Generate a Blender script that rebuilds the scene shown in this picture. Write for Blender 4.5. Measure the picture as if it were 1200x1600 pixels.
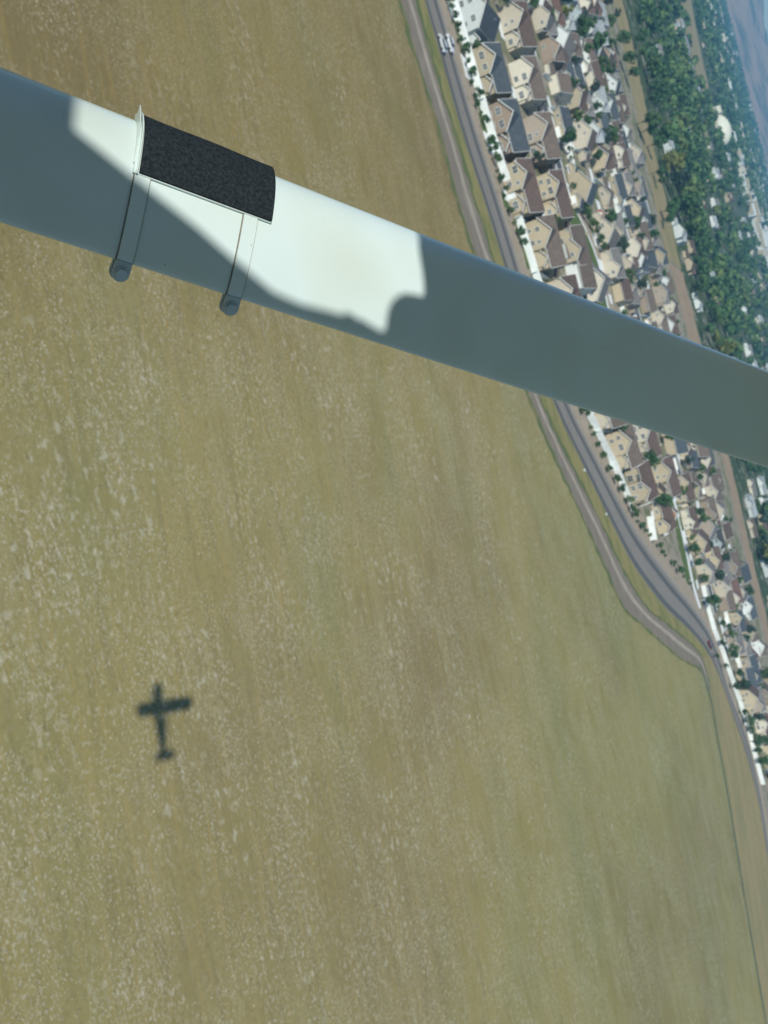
import bpy, bmesh, math, random
import numpy as np
from mathutils import Vector, Matrix

sc = bpy.context.scene
for o in list(bpy.data.objects):
    bpy.data.objects.remove(o)
C = sc.collection
rnd = random.Random(7)
nrs = np.random.RandomState(11)

# ------------------------------------------------------------------ camera
F_PX, CX, CY = 1550.0, 600.0, 800.0          # focal length of the 1200 x 1600 frame
SLOPE, HX0 = 0.25, 1160.0                    # the horizon leans and leaves the frame at the right
_th = math.atan(SLOPE); _c, _s = math.cos(_th), math.sin(_th)
PITCH = math.atan((HX0 + SLOPE * 800 - 600) * _c / F_PX)
_UC = np.array([0, math.sin(PITCH), math.cos(PITCH)])
_FW = np.array([0, math.cos(PITCH), -math.sin(PITCH)])
_R = np.array([1.0, 0, 0])
IX = _c * _UC + _s * _R                       # image right
IY = -_s * _UC + _c * _R                      # image down
H = 74.39                                     # height of the aircraft above the field, metres
CAMP = np.array([0, 0, H])

def ray(x, y):
    return (x - CX) / F_PX * IX + (y - CY) / F_PX * IY + _FW

def g(x, y):
    v = ray(x, y); t = -H / v[2]
    return (float(v[0] * t), float(v[1] * t))

def proj(P):
    d = np.array(P, float) - CAMP
    z = d @ _FW
    return CX + F_PX * (d @ IX) / z, CY + F_PX * (d @ IY) / z

def seen(x, y, z=2.0, m=40):
    if y < 20: return False
    px, py = proj((x, y, z))
    return -m < px < 1200 + m and -m < py < 1600 + m

cam = bpy.data.cameras.new('camera')
cam.sensor_fit = 'VERTICAL'
cam.sensor_height = 24.0
cam.sensor_width = 18.0
cam.lens = 24.0 * F_PX / 1600.0
cam.clip_start = 0.02
cam.clip_end = 60000
cam.dof.use_dof = True
cam.dof.focus_distance = 1.0
cam.dof.aperture_fstop = cam.lens / 2.5       # a 2.5 mm pupil, as in a pocket camera
camo = bpy.data.objects.new('camera', cam)
C.objects.link(camo)
mw = Matrix(((IX[0], -IY[0], -_FW[0], 0), (IX[1], -IY[1], -_FW[1], 0), (IX[2], -IY[2], -_FW[2], H), (0, 0, 0, 1)))
camo.matrix_world = mw
sc.camera = camo

# ------------------------------------------------------------------ sky, sun, exposure
_as = ray(257, 1106)
SUN = -_as / np.linalg.norm(_as)              # towards the sun
world = bpy.data.worlds.new('World')
sc.world = world
world.use_nodes = True
wt = world.node_tree
bg = wt.nodes['Background']
sky = wt.nodes.new('ShaderNodeTexSky')
sky.sky_type = 'NISHITA'
sky.sun_disc = False
sky.sun_elevation = math.asin(SUN[2])
sky.sun_rotation = math.atan2(SUN[0], SUN[1])
sky.altitude = 1400
sky.dust_density = 0.05
sky.air_density = 1.2
sky.ozone_density = 4.0
wt.links.new(sky.outputs[0], bg.inputs[0])
bg.inputs[1].default_value = 0.10
sl = bpy.data.lights.new('sun', 'SUN')
sl.energy = 4.2
sl.angle = math.radians(0.5)
sl.color = (1.0, 0.965, 0.89)
so = bpy.data.objects.new('sun', sl)
C.objects.link(so)
so.rotation_euler = Vector(SUN).to_track_quat('Z', 'Y').to_euler()
so.location = (0, -60, 200)
vs = sc.view_settings
vs.view_transform = 'Standard'
vs.look = 'None'
vs.gamma = 1.0
vs.exposure = 0.13
vs.use_curve_mapping = False
cy = sc.cycles
cy.use_denoising = True
cy.max_bounces = 5
cy.volume_bounces = 0
cy.transparent_max_bounces = 6
cy.sample_clamp_indirect = 6

# ------------------------------------------------------------------ materials
MAT = {}

def mat(name, col, rough=0.8, var=0.12, scale=3.0, bump=0.0, bscale=20.0, metal=0.0, randv=0.0, coords='Object', detail=4):
    """a plain procedural surface: colour mottled by noise, optional bump and a per-object tint"""
    if name in MAT: return MAT[name]
    m = bpy.data.materials.new(name); m.use_nodes = True
    nt = m.node_tree; N = nt.nodes; L = nt.links
    b = N['Principled BSDF']
    b.inputs['Roughness'].default_value = rough
    b.inputs['Metallic'].default_value = metal
    tc = N.new('ShaderNodeTexCoord')
    nz = N.new('ShaderNodeTexNoise'); nz.inputs['Scale'].default_value = scale; nz.inputs['Detail'].default_value = detail
    if coords == 'World':
        ge = N.new('ShaderNodeNewGeometry'); vec = ge.outputs['Position']
    else:
        vec = tc.outputs['Object']
    L.new(vec, nz.inputs['Vector'])
    mr = N.new('ShaderNodeMapRange')
    mr.inputs['To Min'].default_value = 1 - var; mr.inputs['To Max'].default_value = 1 + var
    mr.inputs['From Min'].default_value = 0.25; mr.inputs['From Max'].default_value = 0.75
    L.new(nz.outputs['Fac'], mr.inputs['Value'])
    val = mr.outputs[0]
    if randv > 0:
        oi = N.new('ShaderNodeObjectInfo')
        r2 = N.new('ShaderNodeMapRange'); r2.inputs['To Min'].default_value = 1 - randv; r2.inputs['To Max'].default_value = 1 + randv
        L.new(oi.outputs['Random'], r2.inputs['Value'])
        mu = N.new('ShaderNodeMath'); mu.operation = 'MULTIPLY'
        L.new(val, mu.inputs[0]); L.new(r2.outputs[0], mu.inputs[1]); val = mu.outputs[0]
    mx = N.new('ShaderNodeVectorMath'); mx.operation = 'SCALE'
    mx.inputs[0].default_value = col
    L.new(val, mx.inputs['Scale'])
    L.new(mx.outputs[0], b.inputs['Base Color'])
    if bump > 0:
        n2 = N.new('ShaderNodeTexNoise'); n2.inputs['Scale'].default_value = bscale; n2.inputs['Detail'].default_value = 3
        L.new(vec, n2.inputs['Vector'])
        bp = N.new('ShaderNodeBump'); bp.inputs['Strength'].default_value = bump
        bp.inputs['Distance'].default_value = 0.02
        L.new(n2.outputs['Fac'], bp.inputs['Height']); L.new(bp.outputs[0], b.inputs['Normal'])
    MAT[name] = m
    return m

def ramp(N, stops):
    r = N.new('ShaderNodeValToRGB')
    e = r.color_ramp.elements
    while len(e) < len(stops): e.new(0.5)
    for k, (p, c) in enumerate(stops):
        e[k].position = p; e[k].color = (c[0], c[1], c[2], 1)
    return r

def ground_mat(name, layers, rough=0.95):
    """layers: list of (scale xyz, noise scale, detail, rough, lo, hi, colour): each noise mask mixes its colour over the ones before"""
    m = bpy.data.materials.new(name); m.use_nodes = True
    N = m.node_tree.nodes; L = m.node_tree.links
    b = N['Principled BSDF']; b.inputs['Roughness'].default_value = rough
    b.inputs['Specular IOR Level'].default_value = 0.15
    ge = N.new('ShaderNodeNewGeometry')
    cur = None
    for (sv, rot, ns, det, nrough, lo, hi, col, amt) in layers:
        if cur is None:
            rgb = N.new('ShaderNodeRGB'); rgb.outputs[0].default_value = (*col, 1); cur = rgb.outputs[0]; continue
        m0 = N.new('ShaderNodeMapping'); m0.inputs['Rotation'].default_value = (0, 0, math.radians(rot))
        mp = N.new('ShaderNodeMapping'); mp.inputs['Scale'].default_value = sv
        mp.inputs['Location'].default_value = (rnd.uniform(-40, 40), rnd.uniform(-40, 40), 0)
        L.new(ge.outputs['Position'], m0.inputs['Vector']); L.new(m0.outputs[0], mp.inputs['Vector'])
        nz = N.new('ShaderNodeTexNoise'); nz.inputs['Scale'].default_value = ns; nz.inputs['Detail'].default_value = det; nz.inputs['Roughness'].default_value = nrough
        L.new(mp.outputs[0], nz.inputs['Vector'])
        mr = N.new('ShaderNodeMapRange'); mr.interpolation_type = 'SMOOTHSTEP'
        mr.inputs['From Min'].default_value = lo; mr.inputs['From Max'].default_value = hi
        mr.inputs['To Max'].default_value = amt
        L.new(nz.outputs['Fac'], mr.inputs['Value'])
        mx = N.new('ShaderNodeMix'); mx.data_type = 'RGBA'
        L.new(mr.outputs[0], mx.inputs['Factor']); L.new(cur, mx.inputs[6])
        mx.inputs[7].default_value = (*col, 1)
        cur = mx.outputs[2]
    L.new(cur, b.inputs['Base Color'])
    MAT[name] = m
    return m

M_field = ground_mat('dry_field', [
    ((1, 1, 1), 0, 1, 1, .5, 0, 1, (.292, .246, .094), 1),
    ((1, 1, 1), 0, .011, 3, .5, .42, .62, (.215, .172, .080), .75),     # brown swathes
    ((.35, 1, 1), 6, .03, 4, .55, .45, .66, (.235, .225, .092), .7),    # greener swathes
    ((.22, 1, 1), 6, .16, 4, .6, .48, .68, (.315, .268, .125), .6),     # pale drift along the rows
    ((.15, 1, 1), 6, .55, 3, .6, .5, .66, (.190, .158, .070), .35),     # darker drill rows
    ((.06, 1, 1), 6, .95, 2, .5, .53, .66, (.350, .268, .100), .40),    # straw rows
    ((.7, 1, 1), 0, 1.5, 4, .7, .46, .72, (.180, .160, .066), .55),     # thin dark grass
])
def flecks(m, scale, lo, hi, cscale, clo, chi, col, amt, det=3, stretch=.75):
    """small pale or dark flecks that gather in drifts"""
    N = m.node_tree.nodes; L = m.node_tree.links; b = N['Principled BSDF']
    src = b.inputs['Base Color'].links[0].from_socket
    ge = N.new('ShaderNodeNewGeometry'); mp = N.new('ShaderNodeMapping'); mp.inputs['Scale'].default_value = (stretch, 1, 1)
    mp.inputs['Location'].default_value = (rnd.uniform(-30, 30), rnd.uniform(-30, 30), 0)
    L.new(ge.outputs['Position'], mp.inputs['Vector'])
    f = []
    for sc_v, l_, h_, d_ in ((scale, lo, hi, det), (cscale, clo, chi, 4)):
        nz = N.new('ShaderNodeTexNoise'); nz.inputs['Scale'].default_value = sc_v; nz.inputs['Detail'].default_value = d_; nz.inputs['Roughness'].default_value = .65
        mr = N.new('ShaderNodeMapRange'); mr.interpolation_type = 'SMOOTHSTEP'; mr.inputs['From Min'].default_value = l_; mr.inputs['From Max'].default_value = h_
        L.new(mp.outputs[0], nz.inputs['Vector']); L.new(nz.outputs['Fac'], mr.inputs['Value']); f.append(mr.outputs[0])
    mu = N.new('ShaderNodeMath'); mu.operation = 'MULTIPLY'; L.new(f[0], mu.inputs[0]); L.new(f[1], mu.inputs[1])
    m2 = N.new('ShaderNodeMath'); m2.operation = 'MULTIPLY'; L.new(mu.outputs[0], m2.inputs[0]); m2.inputs[1].default_value = amt
    mx = N.new('ShaderNodeMix'); mx.data_type = 'RGBA'
    L.new(m2.outputs[0], mx.inputs['Factor']); L.new(src, mx.inputs[6]); mx.inputs[7].default_value = (*col, 1)
    L.new(mx.outputs[2], b.inputs['Base Color'])
flecks(M_field, 1.5, .52, .68, .07, .40, .62, (.47, .43, .30), .85)       # dry seed heads
flecks(M_field, .8, .54, .66, .05, .46, .64, (.46, .43, .31), .75)       # looser drifts
flecks(M_field, 1.1, .55, .70, .09, .40, .60, (.15, .13, .06), .55)      # bare soil between the grass
flecks(M_field, 3.2, .55, .68, .11, .38, .58, (.52, .49, .38), .8, 2)    # single pale weeds
def region(m, axis, lo, hi, col, amt):
    """one part of the field carries another crop: blend a colour in along a ground axis"""
    N = m.node_tree.nodes; L = m.node_tree.links; b = N['Principled BSDF']
    src = b.inputs['Base Color'].links[0].from_socket
    ge = N.new('ShaderNodeNewGeometry'); dp = N.new('ShaderNodeVectorMath'); dp.operation = 'DOT_PRODUCT'; dp.inputs[1].default_value = axis
    nz = N.new('ShaderNodeTexNoise'); nz.inputs['Scale'].default_value = .03; nz.inputs['Detail'].default_value = 5
    L.new(ge.outputs['Position'], dp.inputs[0]); L.new(ge.outputs['Position'], nz.inputs['Vector'])
    ad = N.new('ShaderNodeMath'); ad.operation = 'MULTIPLY_ADD'; ad.inputs[1].default_value = 70.0
    L.new(nz.outputs['Fac'], ad.inputs[0]); L.new(dp.outputs['Value'], ad.inputs[2])
    mr = N.new('ShaderNodeMapRange'); mr.interpolation_type = 'SMOOTHSTEP'
    mr.inputs['From Min'].default_value = lo + 35; mr.inputs['From Max'].default_value = hi + 35; mr.inputs['To Max'].default_value = amt
    L.new(ad.outputs[0], mr.inputs['Value'])
    mx = N.new('ShaderNodeMix'); mx.data_type = 'RGBA'; mx.blend_type = 'MULTIPLY'
    L.new(mr.outputs[0], mx.inputs['Factor']); L.new(src, mx.inputs[6]); mx.inputs[7].default_value = (*col, 1)
    L.new(mx.outputs[2], b.inputs['Base Color'])
region(M_field, (-1, 0, 0), 5, 75, (.86, .81, .75), 1.0)          # browner stubble at the far end of the field
region(M_field, (.5, .55, 0), 95, 190, (.90, .97, .90), .9)       # greener grass towards the road curve
M_suburb = ground_mat('yard_ground', [
    ((1, 1, 1), 0, 1, 1, .5, 0, 1, (.30, .265, .20), 1),
    ((1, 1, 1), 0, .05, 3, .5, .48, .56, (.16, .17, .085), .8),
    ((1, 1, 1), 0, .22, 3, .6, .52, .60, (.10, .14, .05), .8),
    ((1, 1, 1), 0, .16, 3, .6, .57, .66, (.42, .40, .35), .4),
    ((1, 1, 1), 0, 1.2, 3, .6, .5, .7, (.22, .19, .14), .5),
])
M_wood_floor = ground_mat('wooded_ground', [
    ((1, 1, 1), 0, 1, 1, .5, 0, 1, (.05, .080, .034), 1),
    ((1, 1, 1), 0, .02, 3, .5, .5, .6, (.08, .10, .045), .7),
    ((1, 1, 1), 0, .05, 3, .6, .58, .64, (.26, .23, .17), .8),
    ((1, 1, 1), 0, .10, 3, .6, .60, .64, (.40, .39, .36), .7),
])
M_plain = ground_mat('far_plain', [
    ((1, 1, 1), 0, 1, 1, .5, 0, 1, (.045, .062, .040), 1),
    ((.3, 1, 1), 0, .004, 4, .6, .5, .62, (.13, .125, .075), .7),
    ((.4, 1, 1), 0, .02, 4, .6, .6, .66, (.22, .20, .15), .6),
])
M_drystrip = ground_mat('dry_strip', [
    ((1, 1, 1), 0, 1, 1, .5, 0, 1, (.30, .245, .125), 1),
    ((.12, 1, 1), 0, .12, 3, .5, .48, .6, (.21, .21, .085), .85),
    ((.1, 1, 1), 0, .3, 3, .5, .54, .62, (.36, .27, .17), .8),
    ((.6, 1, 1), 0, .4, 3, .6, .5, .7, (.20, .17, .09), .4),
])
M_dirtpink = ground_mat('bare_dirt', [
    ((1, 1, 1), 0, 1, 1, .5, 0, 1, (.315, .235, .155), 1),
    ((.1, 1, 1), 0, .3, 3, .5, .5, .6, (.37, .285, .19), .8),
    ((.5, 1, 1), 0, .2, 3, .5, .55, .65, (.20, .16, .10), .6),
])
M_verge = ground_mat('verge_grass', [
    ((1, 1, 1), 0, 1, 1, .5, 0, 1, (.25, .225, .09), 1),
    ((.3, 1, 1), 0, .15, 4, .6, .46, .6, (.15, .17, .055), .85),
    ((.5, 1, 1), 0, .7, 3, .6, .5, .7, (.30, .25, .11), .6),
])
M_weed = ground_mat('weed_edge', [
    ((1, 1, 1), 0, 1, 1, .5, 0, 1, (.115, .145, .055), 1),
    ((.5, 1, 1), 0, .3, 4, .6, .48, .62, (.20, .19, .085), .8),
    ((1, 1, 1), 0, 1.4, 3, .6, .5, .7, (.075, .10, .04), .6),
])
M_track = ground_mat('track_gravel', [
    ((1, 1, 1), 0, 1, 1, .5, 0, 1, (.205, .175, .135), 1),
    ((.3, 1, 1), 0, .4, 3, .6, .45, .65, (.26, .225, .17), .8),
    ((1, 1, 1), 0, 2.0, 3, .6, .5, .7, (.15, .135, .10), .5),
])
M_trackpale = ground_mat('track_pale', [
    ((1, 1, 1), 0, 1, 1, .5, 0, 1, (.33, .29, .22), 1),
    ((.3, 1, 1), 0, .5, 3, .6, .45, .65, (.42, .37, .29), .8),
])
M_shoulder = ground_mat('shoulder_gravel', [
    ((1, 1, 1), 0, 1, 1, .5, 0, 1, (.335, .28, .205), 1),
    ((.4, 1, 1), 0, .4, 3, .6, .45, .65, (.40, .345, .26), .8),
    ((1, 1, 1), 0, .35, 3, .6, .58, .68, (.15, .17, .08), .7),
])
M_asphalt = ground_mat('asphalt', [
    ((1, 1, 1), 0, 1, 1, .5, 0, 1, (.225, .208, .178), 1),
    ((.1, 1, 1), 0, .3, 3, .6, .45, .65, (.25, .232, .20), .8),
    ((1, 1, 1), 0, 1.2, 3, .6, .5, .7, (.12, .115, .105), .5),
])
M_asphalt_dark = ground_mat('asphalt_sealed', [
    ((1, 1, 1), 0, 1, 1, .5, 0, 1, (.105, .110, .106), 1),
    ((.1, 1, 1), 0, .4, 3, .6, .45, .65, (.11, .115, .11), .8),
])
M_street = ground_mat('street_asphalt', [
    ((1, 1, 1), 0, 1, 1, .5, 0, 1, (.085, .092, .095), 1),
    ((.2, 1, 1), 0, .2, 3, .6, .45, .65, (.12, .12, .115), .8),
])
M_conc = ground_mat('pale_concrete', [
    ((1, 1, 1), 0, 1, 1, .5, 0, 1, (.76, .79, .75), 1),
    ((1, 1, 1), 0, .3, 3, .6, .45, .65, (.64, .67, .62), .8),
])
M_lawn = ground_mat('lawn', [
    ((1, 1, 1), 0, 1, 1, .5, 0, 1, (.085, .135, .038), 1),
    ((1, 1, 1), 0, .15, 3, .6, .45, .65, (.15, .18, .06), .8),
])
M_mount = ground_mat('hill_scrub', [
    ((1, 1, 1), 0, 1, 1, .5, 0, 1, (.42, .29, .21), 1),
    ((1, 1, 1), 20, .0030, 4, .6, .48, .58, (.10, .11, .085), .9),
    ((1, 1, .2), 0, .008, 4, .6, .5, .62, (.31, .22, .17), .7),
])
M_white = mat('white_vinyl', (.76, .81, .77), .5, .12, .35, coords='World', detail=6)
M_trim = mat('white_trim', (.74, .76, .71), .6, .05, 2)
M_glass = mat('window_glass', (.085, .10, .10), .10, .1, 1, randv=.4)
M_tuft = mat('dry_weed_heads', (.385, .355, .235), .9, .22, .15, coords='World')

# ------------------------------------------------------------------ mesh helpers
class MB:
    def __init__(s): s.v = []; s.f = []; s.m = []
    def add(s, vs_, fs, mi=0):
        o = len(s.v); s.v += [tuple(map(float, p)) for p in vs_]
        s.f += [tuple(i + o for i in q) for q in fs]; s.m += [mi] * len(fs); return s
    def box(s, x0, x1, y0, y1, z0, z1, mi=0):
        return s.add([(x0, y0, z0), (x1, y0, z0), (x1, y1, z0), (x0, y1, z0), (x0, y0, z1), (x1, y0, z1), (x1, y1, z1), (x0, y1, z1)],
                     [(0, 3, 2, 1), (4, 5, 6, 7), (0, 1, 5, 4), (1, 2, 6, 5), (2, 3, 7, 6), (3, 0, 4, 7)], mi)
    def prism(s, loop, d, mi=0):
        """extrude a closed loop by vector d"""
        n = len(loop); d = Vector(d)
        a = [Vector(p) for p in loop]; b = [p + d for p in a]
        return s.add(a + b, [tuple(range(n))[::-1], tuple(range(n, 2 * n))] + [(i, (i + 1) % n, n + (i + 1) % n, n + i) for i in range(n)], mi)
    def bar(s, a, b, w, h, up=(0, 0, 1), mi=0):
        a = Vector(a); b = Vector(b); d = (b - a).normalized(); u = Vector(up)
        r = d.cross(u)
        if r.length < 1e-6: r = d.cross(Vector((1, 0, 0)))
        r.normalize(); u = r.cross(d)
        q = [a + r * w / 2 * i + u * h / 2 * j for i, j in ((-1, -1), (1, -1), (1, 1), (-1, 1))]
        return s.prism(q, b - a, mi)
    def tube(s, pts, rad, n=8, mi=0, cap=True):
        rings = []
        for k, p in enumerate(pts):
            p = Vector(p)
            d = Vector(pts[min(k + 1, len(pts) - 1)]) - Vector(pts[max(k - 1, 0)])
            d.normalize()
            r = d.cross(Vector((0, 0, 1)))
            if r.length < 1e-3: r = d.cross(Vector((1, 0, 0)))
            r.normalize(); u = r.cross(d)
            R = rad[k] if isinstance(rad, (list, tuple)) else rad
            rings.append([p + (r * math.cos(2 * math.pi * i / n) + u * math.sin(2 * math.pi * i / n)) * R for i in range(n)])
        s.loft(rings, mi, cap); return s
    def loft(s, rings, mi=0, cap=True):
        n = len(rings[0]); fs = []
        for k in range(len(rings) - 1):
            for i in range(n):
                j = (i + 1) % n
                fs.append((k * n + i, k * n + j, (k + 1) * n + j, (k + 1) * n + i))
        if cap:
            fs.append(tuple(range(n))[::-1]); o = (len(rings) - 1) * n; fs.append(tuple(range(o, o + n)))
        return s.add([p for r in rings for p in r], fs, mi)
    def mesh(s, name, mats, smooth=False):
        me = bpy.data.meshes.new(name)
        me.from_pydata(s.v, [], s.f)
        for m in (mats if isinstance(mats, (list, tuple)) else [mats]): me.materials.append(m)
        if any(s.m): me.polygons.foreach_set('material_index', s.m)
        if smooth: me.polygons.foreach_set('use_smooth', [True] * len(s.f))
        me.update()
        return me
    def build(s, name, mats, parent=None, smooth=False, bevel=0):
        o = link(name, s.mesh(name, mats, smooth), parent)
        if bevel:
            b = o.modifiers.new('bevel', 'BEVEL'); b.width = bevel; b.segments = 2; b.limit_method = 'ANGLE'
        return o

def link(name, me, parent=None):
    o = bpy.data.objects.new(name, me); C.objects.link(o)
    if parent is not None: o.parent = parent
    return o

def tag(o, label=None, cat=None, group=None, kind=None):
    if label: o['label'] = label
    if cat: o['category'] = cat
    if group: o['group'] = group
    if kind: o['kind'] = kind
    return o

def empty(name, loc, rz=0.0):
    o = bpy.data.objects.new(name, None); C.objects.link(o)
    o.location = loc; o.rotation_euler = (0, 0, rz); o.empty_display_size = .5
    return o

def copy_tree(o, parent=None):
    c = o.copy(); C.objects.link(c); c.parent = parent
    for ch in list(o.children): copy_tree(ch, c)
    return c

def smooth_line(pts, step=6.0):
    """Catmull-Rom through 2-D points"""
    P = [np.array(p, float) for p in pts]
    P = [2 * P[0] - P[1]] + P + [2 * P[-1] - P[-2]]
    out = []
    for i in range(1, len(P) - 2):
        p0, p1, p2, p3 = P[i - 1:i + 3]
        n = max(1, int(np.linalg.norm(p2 - p1) / step))
        for k in range(n):
            t = k / n
            out.append(.5 * ((2 * p1) + (-p0 + p2) * t + (2 * p0 - 5 * p1 + 4 * p2 - p3) * t * t + (-p0 + 3 * p1 - 3 * p2 + p3) * t ** 3))
    out.append(P[-2])
    return out

def resample(pts, n):
    P = np.array(pts); d = np.r_[0, np.cumsum(np.linalg.norm(np.diff(P, axis=0), axis=1))]
    q = np.linspace(0, d[-1], n)
    return np.c_[np.interp(q, d, P[:, 0]), np.interp(q, d, P[:, 1])]

def ribbon(name, left, right, z, m, kind='structure', wob=0.0):
    n = 160
    A = resample(left, n); B = resample(right, n)
    mb = MB(); vs_ = []
    for k in range(n):
        j = wob * (rnd.random() - .5)
        j2 = wob * (rnd.random() - .5)
        vs_ += [(A[k][0], A[k][1] + j, z), (B[k][0], B[k][1] + j2, z)]
    mb.add(vs_, [(2 * k, 2 * k + 2, 2 * k + 3, 2 * k + 1)[::-1] for k in range(n - 1)])
    o = mb.build(name, m); tag(o, kind=kind); return o

def sheet(name, loop, z, m):
    mb = MB(); mb.add([(p[0], p[1], z) for p in loop], [tuple(range(len(loop)))])
    me = mb.mesh(name, m)
    if me.polygons[0].normal.z < 0: me.flip_normals()
    o = link(name, me); tag(o, kind='structure'); return o

def ext(pts, dx0=-220, dx1=260):
    """carry a ground polyline on past both ends in short steps"""
    a, b = np.array(pts[0]), np.array(pts[1]); y, z = np.array(pts[-2]), np.array(pts[-1])
    u = (a - b) / np.linalg.norm(a - b); w = (z - y) / np.linalg.norm(z - y)
    k0 = int(abs(dx0) / 25); k1 = int(dx1 / 25)
    return [tuple(a + u * 25 * k) for k in range(k0, 0, -1)] + list(pts) + [tuple(z + w * 25 * k) for k in range(1, k1 + 1)]

def line_px(px, dx0=-220, dx1=260):
    return smooth_line(ext([g(*p) for p in px], dx0, dx1))

def mixl(A, B, t, n=160):
    a = resample(A, n); b = resample(B, n)
    return a * (1 - t) + b * t

# ------------------------------------------------------------------ ground, roads, verges
sheet('ground', [(-9000, -400), (9000, -400), (9000, 9000), (-9000, 9000)], 0.0, M_plain)
sheet('field', [(-700, -300), (900, -300), (900, 640), (-700, 640)], 0.02, M_field)

trk_l = line_px([(626, 0), (655, 100), (687, 200), (728, 350), (770, 470), (833, 632), (874, 727), (918, 822), (947, 885), (975, 948), (1005, 975), (1060, 1025), (1088, 1040), (1099, 1052), (1107, 1078)], -220, 0)
trk_r = line_px([(649, 0), (678, 100), (707, 200), (753, 350), (795, 480), (848, 632), (893, 727), (941, 822), (970, 885), (1009, 948), (1042, 975), (1085, 1012), (1098, 1030), (1104, 1050), (1109, 1078)], -220, 0)
pal_l = mixl(trk_l, trk_r, .50); pal_r = mixl(trk_l, trk_r, .70)
rd_l = line_px([(663, 0), (692, 100), (720, 200), (768, 350), (812, 490), (866, 632), (911, 727), (958, 822), (991, 885), (1038, 948), (1072, 980), (1100, 1012), (1120, 1048), (1148, 1125), (1171, 1195), (1187, 1262), (1193, 1300)])
rd_r = line_px([(685, 0), (714, 100), (743, 200), (791, 350), (834, 490), (890, 632), (938, 727), (989, 822), (1034, 885), (1083, 948), (1108, 985), (1123, 1022), (1137, 1075), (1166, 1150), (1182, 1212), (1194, 1275), (1199, 1310)])
sh_r = line_px([(698, 0), (727, 100), (756, 200), (804, 350), (848, 490), (905, 632), (954, 727), (1014, 822), (1058, 885), (1096, 948), (1114, 985), (1128, 1020), (1142, 1075), (1170, 1150), (1186, 1212), (1198, 1275), (1203, 1310)])
_rl = [p for p in resample(rd_l, 220) if p[0] < trk_r[-1][0] + 4]
sheet('verge', [tuple(p) for p in resample(trk_r, 120)] + [(p[0], p[1] + .4) for p in _rl][::-1], .028, M_verge)
sheet('roadside_grass', [tuple(p) for p in resample(line_px([(1097, 1030), (1112, 1090), (1125, 1160), (1138, 1225), (1163, 1388), (1192, 1559), (1200, 1610)], 0, 60), 40)] +
      [tuple(p) for p in resample(line_px([(1108, 1022), (1120, 1048), (1148, 1125), (1171, 1195), (1187, 1262), (1205, 1360)], 0, 60), 40)][::-1], .034,
      ground_mat('roadside_dry', [((1, 1, 1), 0, 1, 1, .5, 0, 1, (.30, .25, .12), 1), ((.25, 1, 1), 30, .1, 4, .6, .45, .62, (.235, .215, .10), .8), ((.5, 1, 1), 30, .6, 3, .6, .5, .7, (.18, .15, .08), .55)]))
ribbon('dirt_track', trk_l, trk_r, .045, M_track, wob=.5)
ribbon('footpath', pal_l, pal_r, .055, M_trackpale, wob=.7)
for A, off in ((trk_l, -1.6), (trk_r, .3)):
    a = resample(A, 160); lo = a + [0, off - 1.1]; hi = a + [0, off + 1.6]
    ribbon('weed_strip', lo, hi, .06, M_weed, wob=2.2)
dt = line_px([(1093, 1038), (1110, 1090), (1122, 1160), (1135, 1228), (1161, 1388), (1190, 1559), (1197, 1600)], 0, 60)
d2 = resample(dt, 160)
ribbon('ditch_weeds', d2 + [-.2, -1.6], d2 + [.2, 1.6], .062, ground_mat('ditch', [((1, 1, 1), 0, 1, 1, .5, 0, 1, (.10, .125, .075), 1), ((.5, 1, 1), 0, .2, 3, .6, .5, .65, (.17, .18, .10), .7)]), wob=.8)
ribbon('road', rd_l, rd_r, .05, M_asphalt)
for a, b in ((.03, .20), (.62, .80)):
    ribbon('road_seal_strip', mixl(rd_l, rd_r, a), mixl(rd_l, rd_r, b), .056, M_asphalt_dark, wob=.35)
ribbon('roadside_shoulder', rd_r, sh_r, .05, M_shoulder, wob=.3)
ribbon('road_edge_line', mixl(rd_l, rd_r, .955), mixl(rd_l, rd_r, .967), .060, mat('line_paint', (.60, .60, .56), .7, .1, 1))
for q in ((912, 734), (946, 803)):
    x, y = g(*q)
    o = MB().box(x - .2, x + .5, y - .2, y + 1.9, .062, .066).build('road_marking', M_trim); tag(o, kind='structure')

# the housing estate floor starts behind the shoulder
sh = resample(sh_r, 80)
sheet('estate_ground', [tuple(p) for p in sh] + [(700, 664), (-760, 700)], .035, M_suburb)
ds_n = [g(*p) for p in ((957, 0), (975, 90), (987, 150), (1003, 215), (1021, 300), (1036, 385))]
yA = lambda x: float(np.interp(x, [-800, -290, -200, -117, 17, 133, 700], [700, 688, 655, 632, 655, 646, 650]))
yB = lambda x: yA(x) + float(np.interp(x, [-290, -117, 17, 133], [52, 62, 40, 34]))
xs = np.linspace(-760, -108, 60)
ribbon('dry_grass_strip', [(x, yA(x)) for x in xs], [(x, yB(x)) for x in xs], .08, M_drystrip, wob=5)
xs = np.linspace(-106, 700, 60)
ribbon('bare_dirt_strip', [(x, yA(x)) for x in xs], [(x, yB(x)) for x in xs], .08, M_dirtpink, wob=5)
sheet('wooded_ground', [(-2600, 640), (1600, 640), (1600, 2000), (-2600, 2000)], .02 + .01, M_wood_floor)
s2 = [g(*p) for p in ((1057, -40), (1066, 30), (1078, 90), (1092, 130), (1109, 178))]
s3 = [g(*p) for p in ((1116, 178), (1106, 130), (1097, 90), (1085, 30), (1073, -40))]
sheet('dry_meadow', s2 + s3, .12, M_drystrip)
sheet('open_strip', [g(*p) for p in ((1100, 205), (1104, 205), (1112, 240), (1107, 240))], .12, M_drystrip)

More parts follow.
